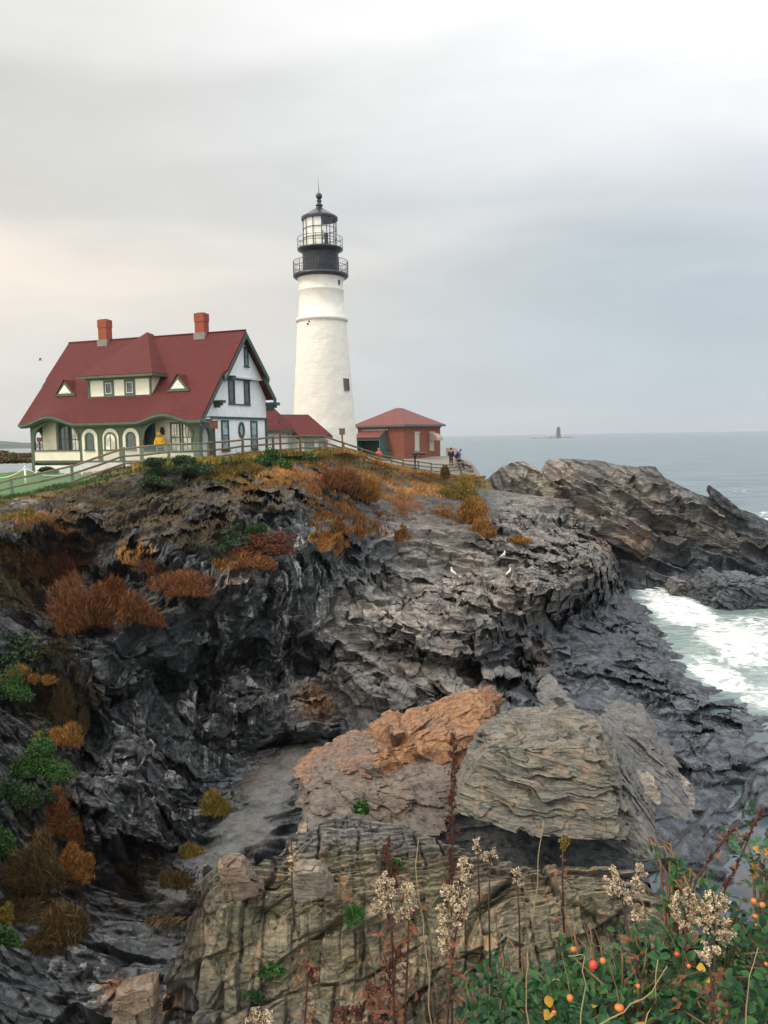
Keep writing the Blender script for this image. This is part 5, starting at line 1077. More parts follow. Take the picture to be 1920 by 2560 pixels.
# white rope posts on the lawn
RP = [(-60, 1172, 44), (62, 1167, 44), (204, 1163, 44.5), (318, 1158, 44.5)]; pts_ = []
for k, (u_, v_, y_) in enumerate(RP):
    t = at(u_, v_, y_); pts_.append(Vector(t)); g_ = gz(t[0], t[1]); lb = ['white rope post nearest the left edge of the lawn', 'white rope post on the lawn in front of the left porch arch', 'white rope post on the lawn below the oval windows', 'white rope post nearest the right porch arch'][k]
    if k == 0: continue
    o = empty('rope_post', (t[0], t[1], t[2]-.55), label=lb, cat='post', group='white rope posts on the lawn'); MB().tube([(0, 0, -.8), (0, 0, .50)], .055, 8).build('shaft', WTRIM, o); MB().ball((0, 0, .53), .07, 6).build('finial', WTRIM, o)
for a, b_ in ((pts_[0], pts_[1]), (pts_[1], pts_[2]), (pts_[2], pts_[3])):
    m = MB(); n = 12; P_ = [a.lerp(b_, i/n)+Vector((0, 0, -.05-.50*(1-(2*i/n-1)**2))) for i in range(n+1)]; m.tube([p-a for p in P_], .022, 5); o = m.build('rope', WTRIM); o.location = a
    tag(o, ['white rope slung to the post nearest the left edge', 'white rope slung below the left porch arch', 'white rope slung between the posts under the oval windows'][[pts_[0], pts_[1], pts_[2]].index(a)], 'rope', 'sagging white ropes')
# covered grill seen through the porch end, bench by the gable wall
e1 = Vector((math.cos(TH), -math.sin(TH), 0)); e2 = Vector((math.sin(TH), math.cos(TH), 0)); HO = Vector((-22.433, 49.796, HZ))
def hl(x, y, z): return HO+e1*x+e2*y+Vector((0, 0, z))
o = empty('covered_grill', hl(-2.4, 5.2, -.1), -TH, label='black covered grill on the lawn seen through the left porch arch', cat='grill'); m = MB(); m.add([(-.6, -.3, 0), (.6, -.3, 0), (.6, .3, 0), (-.6, .3, 0), (-.45, -.28, .95), (.55, -.28, 1.15), (.55, .28, 1.15), (-.45, .28, .95), (.1, -.2, 1.45), (.5, -.2, 1.5), (.5, .2, 1.5), (.1, .2, 1.45)], [(0, 3, 2, 1), (0, 1, 5, 4), (1, 2, 6, 5), (2, 3, 7, 6), (3, 0, 4, 7), (4, 5, 9, 8), (5, 6, 10, 9), (6, 7, 11, 10), (7, 4, 8, 11), (8, 9, 10, 11)]); m.build('cover', mat_plain('black_cover', (.02, .022, .03), .7), o, bevel=.05); MB().tube([(-.45, -.2, -.1), (-.45, -.2, .05)], .05, 6).build('wheel', BLKP, o)
o = empty('garden_chair', hl(13.4, 2.7, .35), -TH-1.0, label='small grey metal chair against the white gable wall', cat='chair'); GM = mat_plain('grey_metal', (.30, .34, .33), .5)
MB().box(-.25, -.25, .42, .25, .25, .46).build('seat', GM, o); bkc = MB(); bkc.tube([(-.24, .24, .42), (-.25, .28, .9), (0, .3, 1.0), (.25, .28, .9), (.24, .24, .42)], .02, 5)
for k in range(4): bkc.tube([(-.15+k*.1, .25, .44), (-.15+k*.1, .285, .95)], .01, 4)
bkc.build('backrest', GM, o)
for sx_ in (-.22, .22):
    for sy_ in (-.22, .22): MB().tube([(sx_, sy_, -.1), (sx_, sy_, .42)], .02, 5).build('leg', GM, o)
# ================================================================== PEOPLE
SKIN = mat_plain('skin', (.50, .30, .21), .55, .05); 
def skinned(name, pts, edges, radii, mat, parent, sub=2):
    me = bpy.data.meshes.new(name); me.from_pydata([Vector(p) for p in pts], edges, []); o = link(name, me, parent, [mat])
    md = o.modifiers.new('skin', 'SKIN'); md.use_smooth_shade = True
    for i, r in enumerate(radii): me.skin_vertices[0].data[i].radius = (r if isinstance(r, tuple) else (r, r))
    me.skin_vertices[0].data[0].use_root = True
    s_ = o.modifiers.new('sub', 'SUBSURF'); s_.levels = sub; s_.render_levels = sub; return o
def person(loc, rz, label, jacket, trousers, hair=(.06, .04, .03), hood=None, lean=0, arms=((.18, -.12, 1.05), (-.18, -.12, 1.05)), elbows=None, scale=1, group=None):
    o = empty('person', loc, rz, label=label, cat='person'); o.scale = (scale,)*3
    if group: o['group'] = group
    ln_ = lambda x, y, z: (x, y-lean*max(0, z-.95), z-abs(lean)*.25*max(0, z-.95))
    pelvis, waist, chest, neck, head = ln_(0, 0, .95), ln_(0, 0, 1.12), ln_(0, 0, 1.36), ln_(0, -.01, 1.50), ln_(0, -.03, 1.60)
    elbows = elbows or ((.27, .0, 1.15), (-.27, .0, 1.15))
    P_ = [pelvis, waist, chest, neck, head, ln_(0, -.03, 1.70)]; E_ = [(0, 1), (1, 2), (2, 3), (3, 4), (4, 5)]; R_2 = [(.14, .11), (.13, .10), (.16, .11), .055, (.075, .09), (.07, .085)]
    for s_, el, ha in ((1, elbows[0], arms[0]), (-1, elbows[1], arms[1])):
        b0 = len(P_); P_ += [ln_(s_*.19, 0, 1.41), el, ha, (ha[0]*.9, ha[1]-.09, ha[2]+.02)]; E_ += [(2, b0), (b0, b0+1), (b0+1, b0+2), (b0+2, b0+3)]; R_2 += [.055, .042, .030, (.022, .04)]
    for s_ in (1, -1):
        b0 = len(P_); P_ += [(s_*.095, 0, .88), (s_*.11, -.02, .50), (s_*.12, .02, .09), (s_*.13, -.14, .03)]; E_ += [(0, b0), (b0, b0+1), (b0+1, b0+2), (b0+2, b0+3)]; R_2 += [.085, .058, .040, (.045, .03)]
    skinned('body', P_, E_, R_2, SKIN, o)
    jm = mat_plain('jacket', jacket, .55, .12, 6); tm = mat_plain('trousers', trousers, .8, .15, 6)
    P2 = [ln_(0, 0, .80), waist, chest, ln_(0, 0, 1.49)]; E2 = [(0, 1), (1, 2), (2, 3)]; R2_ = [(.20, .16), (.185, .145), (.20, .14), (.10, .09)]
    for s_, el, ha in ((1, elbows[0], arms[0]), (-1, elbows[1], arms[1])):
        b0 = len(P2); P2 += [ln_(s_*.20, 0, 1.40), el, ha]; E2 += [(2, b0), (b0, b0+1), (b0+1, b0+2)]; R2_ += [.085, .070, .055]
    skinned('jacket', P2, E2, R2_, jm, o)
    P3 = [(0, 0, .92)]; E3 = []; R3 = [(.155, .12)]
    for s_ in (1, -1): b0 = len(P3); P3 += [(s_*.095, 0, .82), (s_*.11, -.02, .50), (s_*.12, .02, .10)]; E3 += [(0, b0), (b0, b0+1), (b0+1, b0+2)]; R3 += [.10, .075, .065]
    skinned('trousers', P3, E3, R3, tm, o)
    for s_ in (1, -1): MB().ball((s_*.125, -.08, .05), .075, 6, sc=(.7, 1.9, .7)).build('shoe', BLKP, o)
    hx, hy, hz_ = ln_(0, -.03, 1.66)
    m = MB(); m.ball((hx, hy+.015, hz_+.02), .105, 8, sc=(.98, 1.05, 1.12) if hood is None else (1.2, 1.15, 1.35)); h_ = m.build('hair' if hood is None else 'hood', mat_plain('hair', hair, .8) if hood is None else jm, o)
    me = h_.data                                                          # open the front so the face shows
    if hood is not True:
        for v_ in me.vertices:
            if v_.co.y < hy-.03 and v_.co.z < hz_+.06: v_.co.y = hy+.02
    f = MB(); f.ball((hx-.03, hy-.10, hz_+.01), .012, 4).ball((hx+.03, hy-.10, hz_+.01), .012, 4).ball((hx, hy-.11, hz_-.02), .016, 4, sc=(.7, 1, 1.3)).box(hx-.025, hy-.105, hz_-.062, hx+.025, hy-.095, hz_-.052); f.build('face', mat_plain('face_dark', (.18, .09, .06), .6), o); return o
person(hl(9.85, .72, .60), -TH+.25, 'person in a hooded bright yellow raincoat leaning at the porch parapet', (.85, .44, .012), (.05, .06, .08), hood=True, lean=.22, arms=((.16, -.28, 1.02), (-.16, -.28, 1.02)), elbows=((.30, -.08, 1.12), (-.30, -.08, 1.12)), scale=1.0)
t = at(947, 1146, 73); person((t[0], t[1], 8.95+.2), .1, 'person in a red-orange jacket standing at the teal doorway of the brick building', (.75, .07, .035), (.04, .05, .07), hair=(.45, .28, .15), arms=((.10, -.26, 1.25), (-.12, -.24, 1.22)), elbows=((.30, -.05, 1.18), (-.30, -.05, 1.18)))
t = at(1128, 1176, 72); person((t[0], t[1], max(float(gz(t[0], t[1])), 9.1)), 2.6, 'tall person in black standing with back turned at the seaward fence', (.012, .02, .022), (.015, .016, .02), arms=((.18, -.15, 1.0), (-.18, -.15, 1.0)))
t = at(1137, 1182, 71.4); person((t[0], t[1], max(float(gz(t[0], t[1])), 9.1)), 1.3, 'person in tan trousers bending over the seaward fence in a dark blue jacket', (.02, .035, .12), (.55, .30, .18), lean=.75, arms=((.20, -.62, 1.18), (-.16, -.60, 1.15)), elbows=((.28, -.45, 1.12), (-.28, -.42, 1.10)))
t = at(1149, 1180, 71.6); person((t[0], t[1], max(float(gz(t[0], t[1])), 9.0)), -1.2, 'person in a pale blue top beside the fence corner post', (.25, .38, .62), (.03, .03, .04), lean=.3, scale=.92)
# ================================================================== GULLS
GW = mat_plain('gull_white', (.80, .79, .76), .7, .06, 20); GG = mat_plain('gull_grey', (.32, .34, .37), .7, .1, 20); GY = mat_plain('gull_beak', (.60, .36, .06), .5)
def gull(loc, rz, label, s_=1.0):
    o = empty('gull', loc, rz, label=label, cat='gull', group='gulls on the rocks'); o.rotation_euler = (0, -.5, rz); o.scale = (s_,)*3
    m = MB(); m.tube([(-.30, 0, .20), (-.22, 0, .20), (-.08, 0, .20), (.08, 0, .24), (.16, 0, .31), (.19, 0, .38), (.22, 0, .41), (.26, 0, .40)], [.01, .045, .085, .09, .06, .045, .048, .02], 10); m.build('body', GW, o)
    for sy_ in (-1, 1): m = MB(); m.tube([(.08, sy_*.065, .26), (-.08, sy_*.085, .24), (-.24, sy_*.05, .21), (-.36, sy_*.01, .19)], [.03, .055, .035, .006], 8); m.build('wing', GG, o)
    MB().tube([(.26, 0, .40), (.32, 0, .385)], [.014, .004], 6).build('beak', GY, o)
    for sy_ in (-.035, .035): MB().tube([(0, sy_, .15), (.0, sy_, 0), (.05, sy_, -.01)], .009, 5).build('leg', GY, o)
CU_, CV_ = proj(CL['P']); CD_ = CL['P'][:, 1]
def on_cliff(u_, v_, r=7, P_=None):
    "first rock surface met along the sight line of a photo pixel"
    m = (np.abs(CU_-u_) < r) & (np.abs(CV_-v_) < r)
    if not m.any(): return at(u_, v_, 20)
    i = np.where(m)[0]; return CL['P'][i[np.argmin(CD_[i])]]
for (u_, v_, rz, lb) in ((1134, 1432, 2.5, 'white gull standing on bare rock left of the other rock gull'), (1270, 1430, .5, 'grey-winged gull standing on a ledge edge, right of the other standing gull'), (1262, 1390, 0, 'small gull resting higher up on the pale slabs')):
    t = on_cliff(u_, v_); gull((t[0], t[1]-.1, t[2]), rz, lb, .85)
t = at(100, 900, 90); o = empty('flying_gull', t.tolist(), .4, label='gull gliding with spread wings in the sky left of the house', cat='gull')
MB().tube([(-.32, 0, 0), (-.2, 0, 0), (0, 0, 0), (.2, 0, .02), (.3, 0, .03)], [.01, .06, .09, .06, .01], 8).build('body', GW, o)
for sy_ in (-1, 1): MB().add([(.12, sy_*.05, .02), (-.12, sy_*.05, .0), (-.08, sy_*.4, .16), (.16, sy_*.4, .18), (-.18, sy_*.85, .08), (-.06, sy_*.85, .10), (.12, sy_*.05, .04), (-.12, sy_*.05, .02), (-.08, sy_*.4, .18), (.16, sy_*.4, .2)], [(0, 1, 2, 3), (3, 2, 4, 5), (6, 9, 8, 7)]).build('wing', GG, o)
# ================================================================== VEGETATION
def mat_leaf(name, cols, rough=.65, trans=.0, pos=None, pscale=.5):
    "colour per blade or leaf (random per island) mixed with slow patches"
    m, b = newmat(name); g = N('ShaderNodeNewGeometry'); n = len(cols)
    r = ramp([(i/(n-1), c) for i, c in enumerate(cols)], 'LINEAR')
    if pos: x = mth('ADD', mth('MULTIPLY', g.outputs['Random Per Island'], 1-pos), mth('MULTIPLY', rng(noise(pscale, 3, .6, coord()), .35, .65), pos)); L.new(x, r.inputs[0])
    else: L.new(g.outputs['Random Per Island'], r.inputs[0])
    L.new(r.outputs[0], b.inputs['Base Color']); b.inputs['Roughness'].default_value = rough; b.inputs['Specular IOR Level'].default_value = .25
    return m
GOLD = mat_leaf('gold_grass', [(.05, .055, .012), (.17, .13, .025), (.32, .20, .045), (.14, .16, .03)], pos=.5)
OCHRE = mat_leaf('ochre_grass', [(.07, .035, .010), (.24, .11, .025), (.40, .20, .05), (.30, .12, .03)], pos=.4)
RUSTG = mat_leaf('rust_grass', [(.06, .022, .008), (.14, .052, .018), (.26, .105, .036), (.11, .045, .016)], pos=.3)
REDB = mat_leaf('dark_red_leaves', [(.07, .016, .012), (.15, .03, .018), (.05, .035, .015), (.22, .07, .03)], pos=.3)
GREENL = mat_leaf('green_leaves', [(.018, .045, .012), (.03, .085, .018), (.055, .13, .025), (.02, .05, .02)], pos=.3)
DARKG = mat_leaf('dark_green_leaves', [(.012, .028, .012), (.022, .05, .02), (.035, .07, .022), (.06, .07, .02)], pos=.4)
BROWNG = mat_leaf('brown_brush', [(.035, .022, .010), (.08, .05, .02), (.13, .085, .03), (.05, .05, .018)], pos=.4)
rg = np.random.default_rng(5)
def blades(P, h, w, lean=.5, bias=(0, 0, 0), seed=0, bend=.35):
    "one curved two-piece blade per point"
    r = np.random.default_rng(seed); n = len(P); a = r.uniform(0, 2*np.pi, n); d = np.stack([np.cos(a)*lean, np.sin(a)*lean, np.ones(n)], 1)*r.uniform(.6, 1.0, (n, 1))+np.array(bias)
    d[:, :2] *= r.uniform(.1, 1.4, (n, 1)); hh = (h*r.uniform(.5, 1.25, n))[:, None]
    a2 = r.uniform(0, 2*np.pi, n); s = np.stack([np.cos(a2), np.sin(a2)*.6, np.zeros(n)], 1)*(w*r.uniform(.6, 1.3, n))[:, None]
    m = P+d*hh*.55; t = P+d*hh*np.array([1+bend, 1+bend, .85]); 
    V = np.stack([P-s, P+s, m+s*.8, m-s*.8, t], 1).reshape(-1, 3); b = np.arange(n)[:, None]*5
    T = np.concatenate([np.stack([b[:, 0], b[:, 0]+1, b[:, 0]+2], 1), np.stack([b[:, 0], b[:, 0]+2, b[:, 0]+3], 1), np.stack([b[:, 0]+3, b[:, 0]+2, b[:, 0]+4], 1)])
    return V, T
def leaves(P, s, seed=0, flat=0, el=1.7):
    "small pointed leaves (rhombs folded on the midrib) with random aim"
    r = np.random.default_rng(seed); n = len(P); a = r.normal(size=(n, 3)); a[:, 2] = a[:, 2]*(1-flat)+.3; a /= np.linalg.norm(a, axis=1, keepdims=True)
    b = np.cross(a, r.normal(size=(n, 3))); b /= np.linalg.norm(b, axis=1, keepdims=True)+1e-9; c = np.cross(a, b); k = (s*r.uniform(.6, 1.3, n))[:, None]
    V = np.stack([P-a*k*el*.5, P+b*k*.45+c*k*.12, P+a*k*el*.5, P-b*k*.45+c*k*.12], 1).reshape(-1, 3); i = np.arange(n)*4
    return V, np.concatenate([np.stack([i, i+1, i+2], 1), np.stack([i, i+2, i+3], 1)])
def stuff(name, VT, mat, kind='stuff'):
    Vs, Ts, b = [], [], 0
    for V, T in VT: Vs.append(V); Ts.append(T+b); b += len(V)
    me = npmesh(name, np.concatenate(Vs), np.concatenate(Ts)); return tag(link(name, me, None, [mat]), kind=kind)
CP, CUo, CVo = CL['P'], CL['u'], CL['v']
NZ = fbm(CP*.6, 4, 200); NZ2 = fbm(CP*1.7, 3, 201)
def pick(items, n, seed, th=.0, extra=None):
    m = blobs(CUo+NZ*46, CVo+NZ2*26, items); p = np.clip(m-th, 0, 1)*sstep(-.28, .12, NZ+.5*NZ2)
    if extra is not None: p = p*extra
    p = p/p.sum(); r = np.random.default_rng(seed); i = r.choice(len(CP), n, p=p); return CP[i]+r.normal(0, .05, (n, 3))*np.array([1, 1, .2])
# strip along the top of the cliff
rr_ = np.random.default_rng(9)
def rimpick(n, u0, u1, d0, d1, seed):
    r = np.random.default_rng(seed); uu = r.uniform(u0, u1, n); dd_ = rimd(uu)+r.uniform(d0, d1, n)
    p = at(uu, np.full(n, 1150.), dd_); z = gz(p[:, 0], p[:, 1]); k = fbm(np.stack([p[:, 0], p[:, 1], z], 1)*.9, 3, seed)
    keep = k > -.15-.0*z; p[:, 2] = z-.05; return p[keep]
G1 = rimpick(9000, 330, 900, -1.6, 1.3, 1); G2 = rimpick(5500, -250, 520, -1.8, .8, 2); G3 = rimpick(5000, 840, 1190, -2.0, .1, 3)
stuff('gold_grass', [blades(G1, .42, .030, .5, seed=1), blades(pick([(560, 1165, 170, 26, 0, 1), (780, 1150, 90, 24, 0, 1), (960, 1175, 90, 16, 8, .6)], 7000, 4), .32, .03, .5, seed=4)], GOLD)
stuff('green_grass', [blades(G2, .26, .022, .5, seed=2), blades(rimpick(1600, 540, 900, -1.5, .8, 12), .38, .04, .5, seed=3)], GREENL)
stuff('ochre_grass', [blades(G3, .34, .026, .5, seed=5), blades(pick([(900, 1215, 130, 50, 8, 1), (1040, 1210, 110, 30, 8, .9), (720, 1185, 80, 24, 0, .8), (880, 1290, 110, 30, 10, .6), (1000, 1330, 30, 20, 0, .7), (830, 1340, 60, 30, 0, .7), (640, 1215, 40, 20, 0, .5)], 12500, 6), .34, .028, .6, seed=6),
      blades(pick([(340, 1370, 50, 30, 0, .6), (560, 1395, 70, 25, 0, .6)], 1600, 7), .25, .024, .6, seed=7)], OCHRE)
stuff('rust_grass', [blades(pick([(830, 1190, 90, 40, 6, 1), (950, 1250, 120, 30, 8, .7), (140, 1370, 130, 60, 0, .7), (120, 1320, 90, 40, 0, .5), (640, 1390, 40, 20, 0, .5)], 11000, 8), .30, .024, .7, seed=8)], RUSTG)
stuff('brown_brush', [blades(pick([(300, 1250, 240, 60, -8, 1), (90, 1420, 150, 120, 0, 1), (480, 1300, 120, 60, 0, .7), (700, 1230, 170, 40, 0, .7), (150, 1700, 90, 160, 0, .9), (110, 2250, 110, 80, 0, .9), (420, 2230, 80, 90, -30, .8), (300, 2160, 60, 50, 0, .7)], 26000, 10), .22, .020, .8, seed=10)], BROWNG)
stuff('ground_leaves', [leaves(pick([(450, 1190, 130, 26, 0, .9), (610, 1350, 60, 40, 0, .9), (380, 1220, 90, 30, 0, .5), (60, 1350, 60, 60, 0, .4), (160, 1800, 60, 80, 0, .8), (70, 1640, 80, 60, 0, .6)], 9000, 11), .10, 11)], DARKG)
tu_, tv_ = proj(TURF); ty_ = TURF[:, 1]-rimd(np.clip(tu_, -700, 2300)); ring_ = (ty_ > -2.6) & (ty_ < .9)
def turfpick(n, u0, u1, seed):
    r = np.random.default_rng(seed); i = np.where(ring_ & (tu_ > u0) & (tu_ < u1))[0]; j = r.choice(i, n); return TURF[j]+r.uniform(-.16, .16, (n, 3))*np.array([1, 1, .3])
stuff('ochre_grass', [blades(turfpick(15000, 830, 1215, 31), .17, .026, .6, seed=31)], OCHRE)
stuff('gold_grass', [blades(turfpick(12000, 420, 880, 32), .30, .026, .6, seed=32)], GOLD)
stuff('brown_grass', [blades(turfpick(13000, -250, 450, 33), .20, .020, .7, seed=33), blades(turfpick(4000, 900, 1215, 34), .17, .026, .6, seed=34)], BROWNG)
# single shrubs rooted on the rock
def shrub(u_, v_, ru, rv, mat, label, n=2600, kind='blade', name='shrub', group=None, size=None, depth=.8, up=.3, base=None, on=None, yy=None):
    b = on_cliff(u_, v_+rv*.55, 9) if base is None else np.array(base)
    if yy: b = at(u_, v_+rv*.55, yy)
    s_ = b[1]/FOC; RX, RZ = ru*s_, rv*s_; r = np.random.default_rng(abs(int(u_*7+v_))); o = empty(name, b.tolist(), label=label, cat='shrub' if name == 'shrub' else name.replace('_', ' '), group=group)
    n = int(n*2.1); nl = 9; lc = r.normal(size=(nl, 3))*np.array([.44, .3, .36]); lr = r.uniform(.28, .6, nl); li = r.integers(0, nl, n)
    q = r.normal(size=(n, 3)); q /= np.linalg.norm(q, axis=1, keepdims=True); q *= (r.uniform(.05, 1, (n, 1)))**.42; q = lc[li]+q*lr[li][:, None]*(1+.4*fbm(q*3+u_, 2, abs(int(v_))))[:, None]
    q[:, 2] = np.abs(q[:, 2]+.15)*1.15-.15+.25*(1-np.abs(q[:, 0]))
    P_ = q*np.array([RX, RX*depth, RZ*1.1])
    sz = size or max(.035, 3.2*s_)
    if kind == 'blade':
        dn_ = P_/np.array([RX, RX*depth, RZ])*.45+np.array([0, -.1, .75])+r.normal(0, .42, (n, 3)); dn_ /= np.linalg.norm(dn_, axis=1, keepdims=True); L_ = (max(.10, RZ*.16)+sz*2)*r.uniform(.5, 1.3, (n, 1)); A_ = P_-dn_*L_*.6; B_ = P_+dn_*L_*.5+np.array([0, 0, -.15])*L_
        sd2 = np.cross(dn_, r.normal(size=(n, 3))); sd2 /= np.linalg.norm(sd2, axis=1, keepdims=True)+1e-9; sd2 *= sz*.19
        V = np.stack([A_-sd2*.6, A_+sd2*.6, (A_+B_)/2+sd2, B_, (A_+B_)/2-sd2], 1).reshape(-1, 3); i = np.arange(n)*5; T = np.concatenate([np.stack([i, i+1, i+2], 1), np.stack([i, i+2, i+4], 1), np.stack([i+4, i+2, i+3], 1)])
    else: V, T = leaves(P_, sz*1.15, abs(int(u_)), el=1.8)
    me = npmesh('foliage', V, T); link('foliage', me, o, [mat]); m = MB()
    for k in range(9):
        e = P_[k*37 % n]; m.tube([(0, 0, -.25*RZ), tuple(e*.4+np.array([0, 0, -.05*RZ])), tuple(e*.9)], [sz*.35, sz*.25, sz*.1], 4)
    m.build('stems', STEM, o); return o
STEM = mat_plain('brown_stem', (.07, .035, .02), .8, .2, 10)
shrub(245, 1500, 95, 110, RUSTG, 'largest rust red bush spilling over the left face', 9000)
shrub(330, 1515, 60, 60, RUSTG, 'rounded rust orange bush right beside the largest rust red bush', 4500)
shrub(455, 1462, 85, 32, RUSTG, 'low rust orange bush on the ledge right of the rounded one', 4200)
shrub(400, 1420, 50, 26, REDB, 'small dark red bush on the ledge above the low rust orange bush', 1500)
shrub(145, 1430, 75, 55, REDB, 'dark red-brown bush above and left of the largest rust red bush', 3800)
shrub(380, 1425, 30, 22, OCHRE, 'small ochre bush on the ledge above the rounded rust bush', 1500)
shrub(660, 1355, 85, 32, REDB, 'dark red low bush on the middle of the upper cliff', 3800, 'leaf')
shrub(625, 1400, 55, 24, RUSTG, 'orange grass clump hanging beneath the dark red low bush', 2000)
shrub(640, 1330, 40, 28, DARKG, 'dark green bush tucked behind the dark red low bush', 1500, 'leaf')
shrub(455, 1162, 75, 24, DARKG, 'dark green spreading bush on the rim below the right porch arch', 4200, 'leaf')
shrub(395, 1190, 50, 22, DARKG, 'low green bush left of the dark green rim bush', 1600, 'leaf')
shrub(672, 1140, 40, 24, GREENL, 'bright green leafy bush on the rim by the rusty thin post', 2600, 'leaf')
shrub(760, 1137, 60, 13, GREENL, 'low yellow-green patch of shrub before the passage building', 1500, 'leaf')
shrub(850, 1185, 60, 48, RUSTG, 'red-brown bush on the rim directly below the lighthouse', 4500)
shrub(905, 1215, 55, 45, OCHRE, 'ochre bush on the slope below the brick building', 3600)
shrub(1165, 1215, 62, 40, GOLD, 'golden green bush at the seaward end of the fence', 4600)
shrub(1116, 1176, 11, 22, BROWNG, 'tall thin brown bush poking through the fence rails', 1400)
shrub(1175, 1270, 62, 46, OCHRE, 'bright orange bush directly below the golden green bush', 5200)
shrub(1215, 1315, 34, 30, OCHRE, 'orange grass clump hanging lowest at the right of the slope', 2600)
shrub(1308, 1340, 32, 12, OCHRE, 'small orange tuft alone on the grey slabs', 900)
shrub(535, 2000, 46, 44, GOLD, 'golden green grass tussock on the left side of the gully', 3600)
shrub(470, 2120, 40, 24, GOLD, 'low ochre tussock lower down the left side of the gully', 1600)
shrub(95, 1905, 75, 58, GREENL, 'dark green bush in the upper left-hand gully', 4200, 'leaf')
shrub(60, 1990, 60, 50, DARKG, 'darker green bush just below the upper left gully bush', 3000, 'leaf')
shrub(150, 2010, 42, 105, RUSTG, 'tall rust orange bush standing in the left-hand gully', 6500)
shrub(190, 2150, 50, 60, OCHRE, 'tawny grass clump right of the tall rust orange bush', 3600)
shrub(110, 2160, 70, 90, BROWNG, 'brown bush at the foot of the tall rust orange bush', 5200)
shrub(10, 2090, 45, 70, GREENL, 'bright green bush cut by the left edge of the picture', 3600, 'leaf')
shrub(150, 2310, 90, 60, BROWNG, 'brown bush lowest in the left-hand gully', 4200)
shrub(15, 2330, 35, 40, GREENL, 'small bright green bush low on the left edge', 1600, 'leaf')
shrub(8, 2270, 26, 30, GOLD, 'yellow clump above the small green bush on the left edge', 1000)
shrub(150, 1830, 60, 40, OCHRE, 'ochre grass clump above the upper left gully bush', 2600)
shrub(165, 1750, 36, 90, BROWNG, 'brown hanging bush on the dark wall at the left', 3200)
shrub(40, 1730, 60, 40, GREENL, 'green leafy plant against the dark wall near the left edge', 1600, 'leaf')
shrub(50, 1690, 50, 26, OCHRE, 'tawny grass above the green leafy plant near the left edge', 1300)
shrub(440, 2190, 46, 30, BROWNG, 'dark brown bush by the lower end of the grey scree', 1800)
shrub(60, 1280, 50, 20, GOLD, 'yellow-green tuft beneath the left end of the fence', 1000)
for k, (uu, vv, ru, rv, yy, lb) in enumerate([(-40, 1152, 100, 9, 72, 'dark brush beyond the lawn at the left edge'), (40, 1150, 70, 10, 66, 'grey-brown brush beyond the lawn just left of the house'), (0, 1138, 90, 8, 84, 'far brush on the seaward bank left of the house')]): shrub(uu, vv, ru, rv, BROWNG, lb, 2500, 'leaf', yy=yy)
shrub(118, 1178, 26, 9, DARKG, 'low green shrub at the foot of the porch wall', 700, 'leaf', yy=46.5)
# ---------------------------------------------------------------- close plants, two to four metres away
ROSE = mat_leaf('rose_leaf', [(.008, .030, .012), (.015, .060, .017), (.030, .100, .022), (.010, .042, .018)], .45)
ROSEY = mat_leaf('yellow_leaf', [(.50, .24, .02), (.46, .28, .04), (.40, .13, .02)], .5)
HIP = mat_plain('rose_hip_red', (.55, .035, .015), .25, .2, 30, spec=.6); HIPO = mat_plain('rose_hip_orange', (.50, .135, .012), .3, .15, 30, spec=.6)
CANE = mat_plain('rose_cane', (.17, .085, .035), .7, .3, 12); DEADL = mat_leaf('dead_leaf', [(.10, .035, .018), (.20, .08, .04), (.07, .03, .02)], .8)
FLUFF = mat_leaf('seed_fluff', [(.14, .07, .035), (.60, .49, .33), (.70, .60, .43), (.42, .31, .18), (.10, .05, .025)], .9); DSTEM = mat_plain('dead_stem', (.055, .028, .018), .85, .3, 12)
STRAW = mat_plain('straw', (.30, .22, .11), .8, .2, 10); DOCK = mat_leaf('dock_seed', [(.085, .025, .016), (.14, .045, .028), (.05, .02, .014)], .8)
def leaflet_mesh(B, axis, nrm, l, w_):
    "one rose leaflet: pointed oval of 6 faces, cupped along the midrib, toothed edge hinted"
    sdv = np.cross(axis, nrm); V = []
    ts = [0, .18, .42, .68, .88, 1]; ws = [.06, .62, 1, .82, .42, .02]
    for t_, q in zip(ts, ws):
        c = B+axis*l*t_+nrm*(.10*l*math.sin(t_*2.6)); V += [c-sdv*w_*q+nrm*w_*.30*q, c, c+sdv*w_*q+nrm*w_*.30*q]
    T = []
    for k in range(5): a = k*3; T += [(a, a+1, a+4), (a, a+4, a+3), (a+1, a+2, a+5), (a+1, a+5, a+4)]
    return V, T
def compound(Vs, Ts, B, axis, nrm, size, r, pairs=3):
    sdv = np.cross(axis, nrm); L_ = size*2.6
    for k in range(pairs):
        t_ = (k+.6)/(pairs+.4)
        for sg in (-1, 1):
            ax = axis*.45+sdv*sg*.9+r.normal(0, .12, 3); ax /= np.linalg.norm(ax); n_ = nrm+r.normal(0, .18, 3); n_ -= ax*(n_@ax); n_ /= np.linalg.norm(n_)
            V, T = leaflet_mesh(B+axis*L_*t_-nrm*L_*.12*t_*t_, ax, n_, size*r.uniform(.8, 1.1), size*.30); b = len(Vs); Vs += V; Ts += [(a+b, c+b, e+b) for a, c, e in T]
    V, T = leaflet_mesh(B+axis*L_-nrm*L_*.12, axis, nrm, size*1.1, size*.33); b = len(Vs); Vs += V; Ts += [(a+b, c+b, e+b) for a, c, e in T]
